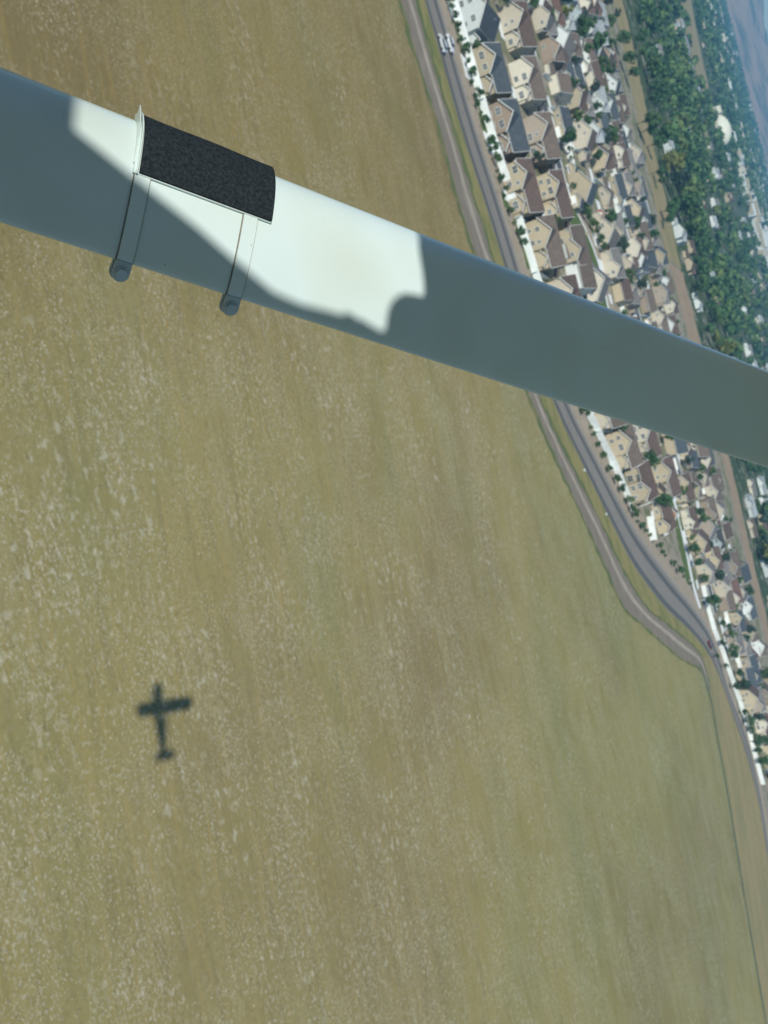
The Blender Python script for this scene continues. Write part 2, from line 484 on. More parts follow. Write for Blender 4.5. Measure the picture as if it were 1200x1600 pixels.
# streets of the estate
STREETS = [384, 478]
def fenceY(x): return float(np.interp(x, [p[0] for p in sh], [p[1] for p in sh]))
FX = {0: -640}
for yc in STREETS:
    x1 = next((x for x in np.arange(-500, 330, 2) if fenceY(x) > yc - 20), 330)
    a = []; b = []; c_ = []; d_ = []
    for x in np.linspace(-640, x1, 70):
        w = 5 * math.sin(x / 55)
        a.append((x, yc - 4.4 + w)); b.append((x, yc + 4.4 + w)); c_.append((x, yc - 6.2 + w)); d_.append((x, yc + 6.2 + w))
    ribbon('pavement', c_, d_, .07, M_conc)
    ribbon('street', a, b, .082, M_street)
def streetY(i, x): return STREETS[i] + 5 * math.sin(x / 55)

# the curved walk with its lawn and tree row
walk = smooth_line([g(*p) for p in ((884, 305), (895, 322), (912, 352), (930, 395), (941, 432), (950, 478), (962, 520))], 4)
wk = resample(walk, 160)
ribbon('lawn', wk + [-1.0, -30], wk + [0, -2.2], .09, M_lawn)
ribbon('walkway', wk + [0, -2.2], wk + [0, 1.0], .098, M_conc)
ribbon('planting_strip', wk + [0, 1.0], wk + [0, 12], .09, M_shoulder, wob=2)
walk2 = smooth_line([g(*p) for p in ((1040, 740), (1058, 800), (1072, 860), (1084, 918), (1094, 950))], 4)
w2 = resample(walk2, 160)
ribbon('lawn', (w2 + [0, -15])[30:122], (w2 + [0, -3])[30:122], .09, M_lawn, wob=2)
ribbon('walkway', w2 + [0, -3], w2 + [0, 2.5], .098, M_conc)
CORR = [(wk, 24, 5), (w2, 18, 3)]
def in_corridor(x, y):
    for P, lo, hi in CORR:
        i = int(np.argmin(abs(P[:, 0] - x)))
        if abs(P[i, 0] - x) < 5 and P[i, 1] - lo < y < P[i, 1] + hi: return True
    return False

# ------------------------------------------------------------------ the aircraft (its strut crosses the picture, its shadow lies on the field)
AZ, BANK, NOSE = math.radians(-79), math.radians(5.5), math.radians(5.0)   # heading, right bank, nose up
HD = np.array([math.sin(AZ), math.cos(AZ), 0]); RT0 = np.array([HD[1], -HD[0], 0])
RT = RT0 * math.cos(BANK) - np.array([0, 0, 1]) * math.sin(BANK)
HD = HD * math.cos(NOSE) + np.array([0, 0, 1]) * math.sin(NOSE)
UP = np.cross(RT, HD); UP /= np.linalg.norm(UP); RT = np.cross(HD, UP)
plane = bpy.data.objects.new('light_aircraft', None); C.objects.link(plane)
plane.matrix_world = Matrix(((RT[0], HD[0], UP[0], 0), (RT[1], HD[1], UP[1], 0), (RT[2], HD[2], UP[2], H), (0, 0, 0, 1)))
tag(plane, 'white high-wing light aircraft whose wing strut has a black step pad', 'aircraft')
loc = lambda v: np.array([v @ RT, v @ HD, v @ UP])     # world vector from the camera -> aircraft axes (right, forward, up)
M_paint = mat('aircraft_white_paint', (.565, .675, .672), .34, .05, 5, bump=.05, bscale=3.5, detail=8)
_b = M_paint.node_tree.nodes['Principled BSDF']
_b.inputs['Coat Weight'].default_value = .6; _b.inputs['Coat Roughness'].default_value = .12
def specks(m, scale, lo, hi, k):
    """small flies and chips: noise peaks darken the paint"""
    N = m.node_tree.nodes; L = m.node_tree.links; b = N['Principled BSDF']
    src = b.inputs['Base Color'].links[0].from_socket
    tc = N.new('ShaderNodeTexCoord'); nz = N.new('ShaderNodeTexNoise'); nz.inputs['Scale'].default_value = scale; nz.inputs['Detail'].default_value = 1
    L.new(tc.outputs['Object'], nz.inputs['Vector'])
    mr = N.new('ShaderNodeMapRange'); mr.inputs['From Min'].default_value = lo; mr.inputs['From Max'].default_value = hi
    L.new(nz.outputs['Fac'], mr.inputs['Value'])
    mx = N.new('ShaderNodeMix'); mx.data_type = 'RGBA'; mx.blend_type = 'MULTIPLY'
    L.new(mr.outputs[0], mx.inputs['Factor']); L.new(src, mx.inputs[6]); mx.inputs[7].default_value = (k, k * .95, k * .85, 1)
    L.new(mx.outputs[2], b.inputs['Base Color'])
specks(M_paint, 130, .80, .85, .55)
specks(M_paint, 9, .5, .9, .90)
M_metal = mat('aircraft_grey_metal', (.42, .49, .50), .45, .15, 60, metal=.2)
M_edgeline = mat('dark_edge_line', (.20, .19, .15), .8, .3, 80)  # thin dark line along both edges of each strap
M_rubber = mat('aircraft_rubber', (.03, .03, .03), .8, .1, 20)

SW = 0.12
SA = loc(ray(0, 225) * F_PX * SW / 223.0); SB = loc(ray(1200, 655) * F_PX * SW / 138.0)
SL = float(np.linalg.norm(SB - SA)); SD = (SB - SA) / SL
vn = -(SA + SB) / 2; vn = vn - SD * (vn @ SD); vn /= np.linalg.norm(vn)
se = np.cross(vn, SD); se /= np.linalg.norm(se)                     # across the strut as the camera sees it
if se[1] < 0: se = -se
cl = np.array([0, 1.0, 0]); cl = cl - SD * (cl @ SD); cl /= np.linalg.norm(cl)
nl = np.cross(SD, cl)
if nl @ vn < 0: nl = -nl
NP = 72
def prof(k):
    """streamlined section: angle parameter 0..1 round from the trailing edge over the visible side"""
    a = 2 * math.pi * k
    x = -math.cos(a)                       # -1 trailing edge, +1 leading edge
    th = math.sin(a) * (0.80 + 0.34 * x)
    return x, th
CH, TH = .0750, .0285
pts = np.array([(prof(i / NP)[0] * CH, prof(i / NP)[1] * TH) for i in range(NP)])
sup = pts @ np.array([cl @ se, nl @ se])
sc_ = SW / (sup.max() - sup.min())
sh0 = -(sup.max() + sup.min()) / 2 * sc_
def surf(s, k, off=0.0):
    x, t = prof(k); e = 1e-3
    x1, t1 = prof(k + e); x0, t0 = prof(k - e)
    tx, tt = (x1 - x0) * CH, (t1 - t0) * TH
    ln = math.hypot(tx, tt); nx, nt_ = -tt / ln, tx / ln
    if nx * x * CH + nt_ * t * TH < 0: nx, nt_ = -nx, -nt_
    return SA + SD * s + se * sh0 + cl * (x * CH * sc_ + nx * off) + nl * (t * TH * sc_ + nt_ * off)
def s_of(px, py):
    r = loc(ray(px, py)); t = (SA @ vn) / (r @ vn); return float((r * t - SA) @ SD)
def e_of(px, py):
    r = loc(ray(px, py)); t = (SA @ vn) / (r @ vn); return float((r * t - SA) @ se)
# which part of the section lies at a given seen height across the strut (visible side only)
_ks = np.linspace(.02, .60, 400)
_ev = np.array([(surf(0, k) - SA) @ se for k in _ks])
_top = int(np.argmax(_ev))
def k_of(e): return float(np.interp(e, _ev[:_top + 1], _ks[:_top + 1]))
K_TOP = float(_ks[_top])

strut = MB().loft([[surf(s, i / NP) for i in range(NP)] for s in (-.62, -.3, 0, .3, .6, SL, SL + .35, SL + .66)]).build('wing_strut', M_paint, plane, smooth=True)

def patch(s0, s1, k0, k1, o0, o1, ns=14, nk=14, taper=None):
    """a solid sheet wrapped on the strut between offsets o0 and o1"""
    mb = MB(); g0 = []; g1 = []
    for i in range(ns + 1):
        for j in range(nk + 1):
            s = s0 + (s1 - s0) * i / ns; k = k0 + (k1 - k0) * j / nk
            oo = o1(i / ns, j / nk) if callable(o1) else o1
            g0.append(surf(s, k, o0)); g1.append(surf(s, k, oo))
    n = nk + 1; N1 = len(g0); fs = []
    for i in range(ns):
        for j in range(nk):
            a = i * n + j
            fs.append((a, a + 1, a + n + 1, a + n)[::-1]); fs.append((N1 + a, N1 + a + 1, N1 + a + n + 1, N1 + a + n))
    rim = [(i * n, (i + 1) * n) for i in range(ns)] + [((i + 1) * n + nk, i * n + nk) for i in range(ns)] + [(j + 1, j) for j in range(nk)] + [(ns * n + j, ns * n + j + 1) for j in range(nk)]
    for a, b in rim: fs.append((a, b, N1 + b, N1 + a))
    mb.add(g0 + g1, fs)
    return mb
ps0, ps1 = s_of(218, 232), s_of(424, 306)
pk0 = k_of(e_of(318, 311)); pk1 = K_TOP - .022
step = patch(ps0 - .004, ps1 + .001, pk0 - .002, pk1 + .05, .0008, lambda i, j: .0034 + .0042 * j ** 3).build('step_plate', M_paint, strut, smooth=False)
M_pad = mat('black_grit_pad', (.017, .024, .029), .85, .6, 320, bump=.35, bscale=420)
def padoff(i, j): return .0062 + .0003 * math.sin(i * 9) * math.sin(j * 5) + (.0012 if i > .96 or j > .96 else 0)
M_pad.node_tree.nodes['Principled BSDF'].inputs['Specular IOR Level'].default_value = .12
pad = patch(ps0 + .001, ps1, pk0, pk1 + .004, .0033, padoff, 40, 16).build('step_pad', M_pad, step)
# raised lip along the inboard end of the pad
def lip(i, j): return .0060 + .0030 * j
patch(ps0 - .0019, ps0 - .0008, pk0 - .004, pk1 + .004, .001, lip, 2, 16).build('step_lip', M_paint, step)
patch(ps0 - .0048, ps0 - .0040, pk0 + .02, pk1 + .012, .001, lambda i, j: .003 + .011 * j ** 1.6, 2, 16).build('step_lip', M_paint, step)
hexv = [(math.cos(math.pi / 3 * i), math.sin(math.pi / 3 * i)) for i in range(6)]
for (bx, by, tx, ty) in ((197, 342, 175, 415), (364, 398, 345, 468)):
    s0 = s_of(bx, by); hw = .0070
    band = patch(s0 - hw, s0 + hw, .012, pk1 + .06, .0002, .0022, 2, 40).build('strap', M_paint, strut, smooth=False)
    patch(s0 - hw - .0010, s0 - hw, .012, pk0, .0002, .0016, 1, 30).build('strap_edge_line', M_edgeline, band)
    patch(s0 + hw, s0 + hw + .0007, .012, pk0, .0002, .0014, 1, 30).build('strap_edge_line', M_edgeline, band)
    # clamp tab behind the trailing edge, with its bolt
    te = surf(s0, 0.0); st = s_of(tx, ty)
    out = -se - vn * .18; out = out / np.linalg.norm(out)
    nn = np.cross(SD, out); nn = nn if nn @ vn > 0 else -nn
    ce = te + SD * (st - s0) * .25 + out * .0098 + nn * .002
    lp = []
    R_ = .0078
    for a in np.linspace(-90, 90, 11):
        a = math.radians(a); lp.append(ce + SD * R_ * math.sin(a) + out * R_ * math.cos(a))
    lp = lp + [te + SD * R_ * .95 - out * .001 + nn * .001, te - SD * R_ * .95 - out * .001 + nn * .001]
    tab = MB().prism([Vector(p + nn * .001) for p in lp], Vector(nn * .0026)).build('clamp_tab', M_metal, strut, bevel=.0006)
    MB().prism([Vector(p - nn * .0062 - SD * .0012 + out * .0006) for p in lp], Vector(nn * .0026)).build('clamp_tab', M_metal, strut, bevel=.0006)
    wa = [Vector(ce + nn * .0036 + (SD * math.cos(t) + out * math.sin(t)) * .0068) for t in np.linspace(0, 2 * math.pi, 21)[:-1]]
    MB().prism(wa, Vector(nn * .0009)).build('washer', M_metal, tab)
    hx = [Vector(ce + nn * .0045 + (SD * a + out * b) * .0056) for a, b in hexv]
    MB().prism(hx, Vector(nn * .0034)).build('bolt_head', M_metal, tab, bevel=.0005)

# wings: right one starts at the cabin side, left one beyond the cabin; the unseen roof between them has a made-up opening that shapes the strut's lit patch
WZ = .42
def wing_ring(x, lead, trail, z, t):
    ch = lead - trail
    up_ = [(u, .075 * t * math.sqrt(max(u, 0)) * (1 - u) * 3.6) for u in np.linspace(1, 0, 11)]
    lo_ = [(u, 0) for u in (.08, .3, .7)]
    return [(x, lead - ch * u, z + h * ch + (.012 if u < .04 else 0)) for u, h in up_ + lo_]
M_wing = M_paint
for nm, sgn, x0 in (('right', 1, .02), ('left', -1, -1.06)):
    rs = [wing_ring(x0 + sgn * d, .98 - .05 * max(0, d - 2.2), -.66 + .16 * max(0, d - 2.2), WZ + .012 * d, 1.0) for d in (0, 1.3, 2.6, 3.6, 4.75)]
    rs.append(wing_ring(x0 + sgn * 4.9, .80, -.30, WZ + .07, .4))
    w = MB().loft(rs).build('wing', M_wing, plane)
    ax = x0 + sgn * 2.9
    MB().box(min(ax, ax + sgn * 1.6), max(ax, ax + sgn * 1.6), -.62, -.36, WZ + .018, WZ + .034).build('aileron', M_wing, w)
patchpx = [(108, 130), (105, 200), (160, 245), (215, 290), (290, 350), (340, 395), (400, 445), (440, 463), (490, 476), (516, 484), (524, 512), (531, 512), (534, 492), (541, 492), (545, 520), (576, 540),
           (580, 505), (585, 482), (592, 467), (603, 457), (617, 452), (631, 454), (642, 459), (649, 451), (651, 430), (653, 400), (656, 385), (661, 350)]
hole = []  # roof opening, traced back towards the sun to shape the strut's lit patch
SUNL = loc(SUN)
for q in patchpx:
    r = loc(ray(*q)); t = (SA @ vn) / (r @ vn); P = r * t
    # start on the real strut surface, not on its middle plane
    e = (P - SA) @ se; s = (P - SA) @ SD
    if _ev[0] < e < _ev[_top]:
        P = surf(s, k_of(e))
        d = P / np.linalg.norm(P)
    tt = (WZ + .02 - P[2]) / SUNL[2]
    Q = P + SUNL * tt; hole.append((float(Q[0]), float(Q[1])))
hole = [(hole[0][0] - .0, hole[0][1] + .12)] + hole + [(hole[-1][0], hole[-1][1] + .14)]
outer = [(-1.10, -.70), (.06, -.70), (.06, .92), (-1.10, .92)]
me = bpy.data.meshes.new('roof_light_mask')
bm = bmesh.new()
ov = [bm.verts.new((x, y, WZ + .02)) for x, y in outer]; hv = [bm.verts.new((x, y, WZ + .02)) for x, y in hole]
ed = [bm.edges.new((L_[i], L_[(i + 1) % len(L_)])) for L_ in (ov, hv) for i in range(len(L_))]
bmesh.ops.triangle_fill(bm, use_beauty=True, use_dissolve=False, edges=ed)
# triangle_fill also closes the opening: remove the faces inside it
def inside(p, poly):
    r = False; j = len(poly) - 1
    for i in range(len(poly)):
        if (poly[i][1] > p[1]) != (poly[j][1] > p[1]) and p[0] < (poly[j][0] - poly[i][0]) * (p[1] - poly[i][1]) / (poly[j][1] - poly[i][1]) + poly[i][0]: r = not r
        j = i
    return r
kill = [f for f in bm.faces if inside(f.calc_center_median(), hole)]
bmesh.ops.delete(bm, geom=kill, context='FACES_ONLY')
bm.to_mesh(me); bm.free(); me.materials.append(M_paint)
roof = link('roof_light_mask', me, plane)
so_ = roof.modifiers.new('thickness', 'SOLIDIFY'); so_.thickness = .006; so_.offset = 1
# fuselage: nose, cabin floor and sides, tail cone
def fring(y, hw, zb, zt, n=20, sq=2.6):
    cx_, cz, hz = -.52, (zb + zt) / 2, (zt - zb) / 2
    out = []
    for i in range(n):
        a = 2 * math.pi * i / n; c, s = math.cos(a), math.sin(a)
        out.append((cx_ + hw * math.copysign(abs(c) ** (2 / sq), c), y, cz + hz * math.copysign(abs(s) ** (2 / sq), s)))
    return out
MB().loft([fring(y, w, b, t) for y, w, b, t in ((2.75, .16, -.46, -.14), (2.65, .42, -.72, .02), (2.1, .52, -.84, .06), (1.5, .50, -.86, .06), (.98, .52, -.88, .02))]).build('engine_cowling', M_paint, plane, smooth=True)
MB().loft([fring(y, w, b, t) for y, w, b, t in ((-1.0, .50, -.86, .40), (-1.5, .47, -.82, .40), (-2.4, .48, -.74, .34), (-3.8, .38, -.52, .24), (-5.3, .22, -.28, .14))]).build('tail_cone', M_paint, plane, smooth=True)
MB().box(-1.02, -.02, -1.0, .98, -.88, -.84).build('cabin_floor', M_paint, plane)
MB().box(-1.045, -1.02, -1.0, .98, -.88, -.15).build('cabin_side', M_paint, plane)
MB().box(-.045, -.02, -1.0, .98, -.86, -.62).build('door_sill', M_paint, plane)
for (x, y0, y1) in ((-1.03, .98, .86), (-1.03, -.98, -.86), (-.05, -.98, -.86)):
    MB().bar((x, y0, -.3), (x, y1, WZ + .02), .04, .06).build('cabin_post', M_paint, plane)
MB().bar((-.05, .98, -.3), (-.05, .90, WZ + .02), .04, .05).build('cabin_post', M_paint, plane)
fin = [( -.52 - .03, -4.35, .05), (-.55, -5.05, .05 + 1.15), (-.55, -5.42, .05 + 1.15), (-.55, -5.45, -.05)]
fn = MB().prism(fin, (.06, 0, 0)).build('tail_fin', M_paint, plane)
MB().prism([(-.54, -5.46, -.03), (-.54, -5.43, 1.18), (-.54, -5.66, 1.12), (-.54, -5.74, -.02)], (.04, 0, 0)).build('rudder', M_paint, fn)
MB().prism([(-.52, -4.55, .02), (1.28, -4.80, .03), (1.34, -5.22, .03), (-.52, -5.25, .02), (-2.38, -5.22, .03), (-2.32, -4.80, .03)], (0, 0, .05)).build('tailplane', M_paint, plane)
MB().prism([(1.34, -5.24, .035), (1.24, -5.60, .035), (-2.28, -5.60, .035), (-2.38, -5.24, .035)], (0, 0, .04)).build('elevator', M_paint, plane)
pr = MB()
for s in (1, -1):
    pr.prism([(-.52, 2.82, -.30 + s * .05), (-.46, 2.82, -.30 + s * .5), (-.48, 2.82, -.30 + s * .92), (-.55, 2.82, -.30 + s * .92), (-.57, 2.82, -.30 + s * .4)], (0, .03, 0))
pr.loft([[(-.52 + r * math.cos(a), y, -.30 + r * math.sin(a)) for a in np.linspace(0, 2 * math.pi, 13)[:-1]] for y, r in ((2.74, .14), (2.88, .13), (2.98, .07), (3.02, .02))])
pr.build('propeller', M_metal, plane)
lstr = MB().tube([(-1.04, .62, -.85), (-1.04 - 1.86, .27, WZ)], .03, 10).build('wing_strut', M_paint, plane, smooth=True)
for x, y, zt in ((.25, -.2, -1.55), (-1.29, -.2, -1.55), (-.52, 1.55, -1.5)):
    leg = MB().tube([(-.52 + (x + .52) * .55, y, -.86), (x, y, zt)], .03, 8).build('gear_leg', M_paint, plane)
    MB().loft([[(x + dx, y + r * math.cos(a), zt + r * math.sin(a)) for a in np.linspace(0, 2 * math.pi, 19)[:-1]] for dx, r in ((-.07, .12), (-.06, .19), (0, .21), (.06, .19), (.07, .12))]).build('wheel', M_rubber, leg, smooth=True)

# ------------------------------------------------------------------ houses
WALLS = {
    'tan': (.40, .345, .235), 'beige': (.47, .425, .325), 'cream': (.58, .545, .43), 'brown': (.275, .22, .16), 'sand': (.46, .395, .265),
    'pale grey': (.50, .545, .515), 'white': (.64, .68, .64), 'blue-grey': (.36, .43, .43), 'taupe': (.34, .29, .225), 'olive': (.33, .31, .20)}
ROOFS = {'slate': (.052, .068, .078), 'brown': (.092, .066, .054), 'taupe': (.112, .090, .072), 'grey': (.145, .143, .132), 'charcoal': (.045, .05, .052), 'russet': (.115, .070, .054), 'silver-grey': (.27, .30, .30)}
def wall_m(k): return mat(k + '_stucco', WALLS[k], .9, .07, .6, bump=.15, bscale=12, randv=.06)
def roof_m(k):
    nm = k + '_shingles'
    if nm in MAT: return MAT[nm]
    m = mat(nm, ROOFS[k], .9, .30, 1.1, bump=.4, bscale=7, randv=.16, detail=8)
    return m

def slope(mb, a, b, c, d, th=.14):
    """a roof plane a-b (eave) to c-d (ridge) with thickness"""
    a, b, c, d = map(Vector, (a, b, c, d)); n = (b - a).cross(d - a).normalized()
    if n.z < 0: n = -n
    mb.prism([a, b, c, d], n * th)

def win_mesh(w, h):
    key = ('win', round(w, 1), round(h, 1))
    if key in MESH: return MESH[key]
    f = MB(); t = .09
    f.box(-w / 2 - t, w / 2 + t, -.09, .02, -t, 0); f.box(-w / 2 - t, w / 2 + t, -.09, .02, h, h + t)
    f.box(-w / 2 - t, -w / 2, -.09, .02, 0, h); f.box(w / 2, w / 2 + t, -.09, .02, 0, h)
    f.box(-.03, .03, -.07, .02, 0, h)
    f.box(-w / 2, -.03, -.065, .02, h * .5 - .03, h * .5 + .03); f.box(.03, w / 2, -.065, .02, h * .5 - .03, h * .5 + .03)
    p = MB().box(-w / 2, w / 2, -.045, .015, 0, h)
    MESH[key] = (f.mesh('window', M_trim), p.mesh('pane', M_glass))
    return MESH[key]
MESH = {}

def add_window(parent, x, y, z, w, h, rz=0.0):
    fm, pm = win_mesh(w, h)
    o = link('window', fm, parent); o.location = (x, y, z); o.rotation_euler = (0, 0, rz)
    link('pane', pm, o)

def gable_block(x0, x1, y0, y1, h, pitch, axis, walls, roof, trim, over=.45, ends=(True, True), eave=True):
    """a block with a pitched roof; axis = direction of the ridge"""
    if axis == 'y':
        xc = (x0 + x1) / 2; rz = h + (x1 - x0) / 2 * pitch
        walls.prism([(x0, y0, 0), (x1, y0, 0), (x1, y0, h), (xc, y0, rz), (x0, y0, h)], (0, y1 - y0, 0))
        a, b = y0 - (over if ends[0] else 0), y1 + (over if ends[1] else 0); dz = over * pitch
        slope(roof, (x0 - over, a, h - dz), (x0 - over, b, h - dz), (xc, b, rz), (xc, a, rz))
        slope(roof, (x1 + over, a, h - dz), (x1 + over, b, h - dz), (xc, b, rz), (xc, a, rz))
        for k, y in enumerate((a, b)):
            if ends[k]:
                yy = y - .06 if k == 0 else y + .06
                for xs_ in (x0 - over, x1 + over):
                    trim.bar((xs_, yy, h - dz + .02), (xc, yy, rz + .02), .09, .21)
        if eave:
            for xs_ in (x0 - over - .07, x1 + over + .07): trim.bar((xs_, a, h - dz + .02), (xs_, b, h - dz + .02), .12, .16)
    else:
        yc = (y0 + y1) / 2; rz = h + (y1 - y0) / 2 * pitch
        walls.prism([(x0, y0, 0), (x0, y1, 0), (x0, y1, h), (x0, yc, rz), (x0, y0, h)], (x1 - x0, 0, 0))
        a, b = x0 - over, x1 + over; dz = over * pitch
        slope(roof, (a, y0 - over, h - dz), (b, y0 - over, h - dz), (b, yc, rz), (a, yc, rz))
        slope(roof, (a, y1 + over, h - dz), (b, y1 + over, h - dz), (b, yc, rz), (a, yc, rz))
        for x in (a - .06, b + .06):
            for ys in (y0 - over, y1 + over): trim.bar((x, ys, h - dz + .02), (x, yc, rz + .02), .09, .21)
        if eave:
            for ys in (y0 - over - .07, y1 + over + .07): trim.bar((a, ys, h - dz + .02), (b, ys, h - dz + .02), .12, .16)
    return rz

HOUSE = {}
def house_proto(kind, wall, roof):
    """kind 0..7: plans; returns a list describing meshes (shared between houses of one look)"""
    key = (kind, wall, roof)
    if key in HOUSE: return HOUSE[key]
    r = random.Random(kind * 17 + 3)
    W, D, h, pt = [(14, 10, 5.4, .62), (13, 11, 5.3, .55), (15, 10, 5.5, .70), (12, 12, 5.4, .60), (16, 10, 3.2, .50), (13.5, 10.5, 5.5, .66), (15.5, 11, 5.2, .52), (12.5, 10, 3.4, .55)][kind]
    wl, rf, tr = MB(), MB(), MB()
    main_axis = 'y' if kind in (3, 5) else 'x'
    ridge = gable_block(-W / 2, W / 2, 0, D, h, pt, main_axis, wl, rf, tr)
    wins = []
    ex = []
    side = 1 if kind % 2 else -1
    if main_axis == 'x':
        gw = [8.2, 7.0, 8.8, 0, 6.2, 0, 7.8, 5.6][kind]; gx = side * (W / 2 - gw / 2 - [.4, 1.4, .2, 0, 1.0, 0, .8, .6][kind])
        pj = [1.6, 2.2, 1.2, 0, 2.4, 0, 1.8, 2.0][kind]
        gw_, gr_, gt_ = MB(), MB(), MB()
        ph_ = min(pt + .12, (ridge - h - .25) / (gw / 2))
        gable_block(gx - gw / 2, gx + gw / 2, -pj, D / 2, h - .12, ph_, 'y', gw_, gr_, gt_, ends=(True, False))
        ex.append((gw_, gr_, gt_))
        two = h > 4
        for zz in ([1.0, 3.5] if two else [1.0]):
            wins += [(gx - gw * .22, -pj, zz, 1.3, 1.3), (gx + gw * .22, -pj, zz, 1.3, 1.3)]
        ox = -side * (W * .22)
        for zz in ([.2, 3.5] if two else [.9]): wins += [(ox, 0, zz, 1.9 if zz < 1 else 1.4, 2.0 if zz < .5 else 1.3)]
        wins += [(ox - side * 3.0, 0, 3.4 if two else 1.0, 1.2, 1.2)]
        # second, smaller gable or lean-to
        if kind in (0, 2, 6):
            g2, r2, t2 = MB(), MB(), MB()
            w2_ = 4.4; x2 = -side * (W / 2 - w2_ / 2 - .8)
            gable_block(x2 - w2_ / 2, x2 + w2_ / 2, -.7, D / 2, h - 1.9, pt + .05, 'y', g2, r2, t2, ends=(True, False))
            ex.append((g2, r2, t2)); wins = [w_ for w_ in wins if abs(w_[0] - x2) > 2.2 or w_[1] < -.1] + [(x2, -.7, .8, 1.8, 1.5)]
    else:
        for zz in (1.0, 3.5):
            wins += [(-W * .26, 0, zz, 1.4, 1.3), (W * .26, 0, zz, 1.4, 1.3)]
        wins += [(0, 0, .2, 1.8, 2.0), (0, 0, 5.6, 1.0, 1.1)]
        g2, r2, t2 = MB(), MB(), MB()
        gable_block(side * W / 2 - (0 if side > 0 else 5.2), side * W / 2 + (5.2 if side > 0 else 0), 2.0, D - 1.5, 3.0, .5, 'y', g2, r2, t2)
        ex.append((g2, r2, t2))
    # garage block on the far side
    gg, gr, gt = MB(), MB(), MB()
    gable_block(-side * 6.2 - 3.2, -side * 6.2 + 3.2, D - .4, D + 5.2, 2.9, .5, 'y', gg, gr, gt, ends=(False, True))
    ex.append((gg, gr, gt))
    wm, rm = wall_m(wall), roof_m(roof)
    cap = MB().box(-.3, .3, -.3, .3, 0, 1.5).box(-.38, .38, -.38, .38, 1.5, 1.66)
    pipe = MB().tube([(0, 0, 0), (0, 0, .6)], .09, 6)
    P = dict(W=W, D=D, h=h, ridge=ridge, main=(wl.mesh('wall', wm), rf.mesh('roof', rm), tr.mesh('trim', M_trim)),
             extra=[(a.mesh('gable_wall', wm), b.mesh('gable_roof', rm), c.mesh('trim', M_trim)) for a, b, c in ex],
             wins=wins, chimney=cap.mesh('chimney', wm), pipe=pipe.mesh('vent_pipe', M_trim), axis=main_axis, pt=pt,
             door=MB().box(-2.3, 2.3, -.05, .05, 0, 2.2).mesh('garage_door', M_trim), side=side)
    HOUSE[key] = P
    return P

n_house = [0]
def house(x, y, rz, kind, wall, roof, label, group, detail=2, scale=1.0, mirror=False):
    P = house_proto(kind, wall, roof)
    o = empty('house', (x, y, .05), rz); o.scale = (scale, scale, scale)
    tag(o, label, 'house', group)
    link('wall', P['main'][0], o)
    r = link('roof', P['main'][1], o)
    if detail >= 1: link('trim', P['main'][2], o)
    for a, b, c in P['extra']:
        ga = link('gable_wall', a, o); link('gable_roof', b, o)
        if detail >= 1: link('trim', c, ga)
    if detail >= 1:
        for (wx, wy, wz, ww, wh) in P['wins']:
          if rnd.random() < .66:
            ww2, wh2 = rnd.choice(((ww, wh), (ww + .5, wh), (ww - .3, wh - .2), (ww + .9, wh + .1)))
            add_window(o, wx + rnd.uniform(-.5, .5), wy - .01, wz + rnd.uniform(-.2, .25), ww2, wh2)
        if kind not in (3, 5):
            for s_ in (-.3, .25): add_window(o, P['W'] * s_, P['D'] + .01, 3.4 if P['h'] > 4 else 1.0, 1.4, 1.3, math.pi)
        for sx in (-1, 1):
            for yy_ in (.25, .68):
                if rnd.random() < .7 and kind not in (3, 5): add_window(o, sx * (P['W'] / 2 + .01), P['D'] * yy_, rnd.choice((1.0, 3.4)) if P['h'] > 4 else 1.0, rnd.choice((1.2, 1.8)), 1.2, sx * math.pi / 2)
        ss = -P['side']
        gd = link('garage_door', P['door'], o); gd.location = (ss * 6.2, P['D'] + 5.24, 0)
    if detail >= 2:
        pz = P['ridge'] - 1.2
        ch = link('vent_pipe', P['pipe'], r)
        if P['axis'] == 'x': ch.location = (P['W'] * .18 * P['side'], P['D'] / 2 + 1.2 / P['pt'] * .9, pz)
        else: ch.location = (P['W'] * .12, P['D'] * .7, P['ridge'] - P['W'] * .12 * P['pt'] - .1)
        if kind in (1, 4, 6):
            c = link('chimney', P['chimney'], r); c.location = (-P['W'] * .28 * P['side'], P['D'] / 2 + .6, P['ridge'] - .7)
    if mirror: o.scale = (-scale, scale, scale)
    n_house[0] += 1
    return o

HL = {}          # labels of the houses on the plots
HP = []          # taken plots: x, y, radius
def clash(x, y, r):
    return any((x - a) ** 2 + (y - b) ** 2 < (r + c) ** 2 for a, b, c in HP)

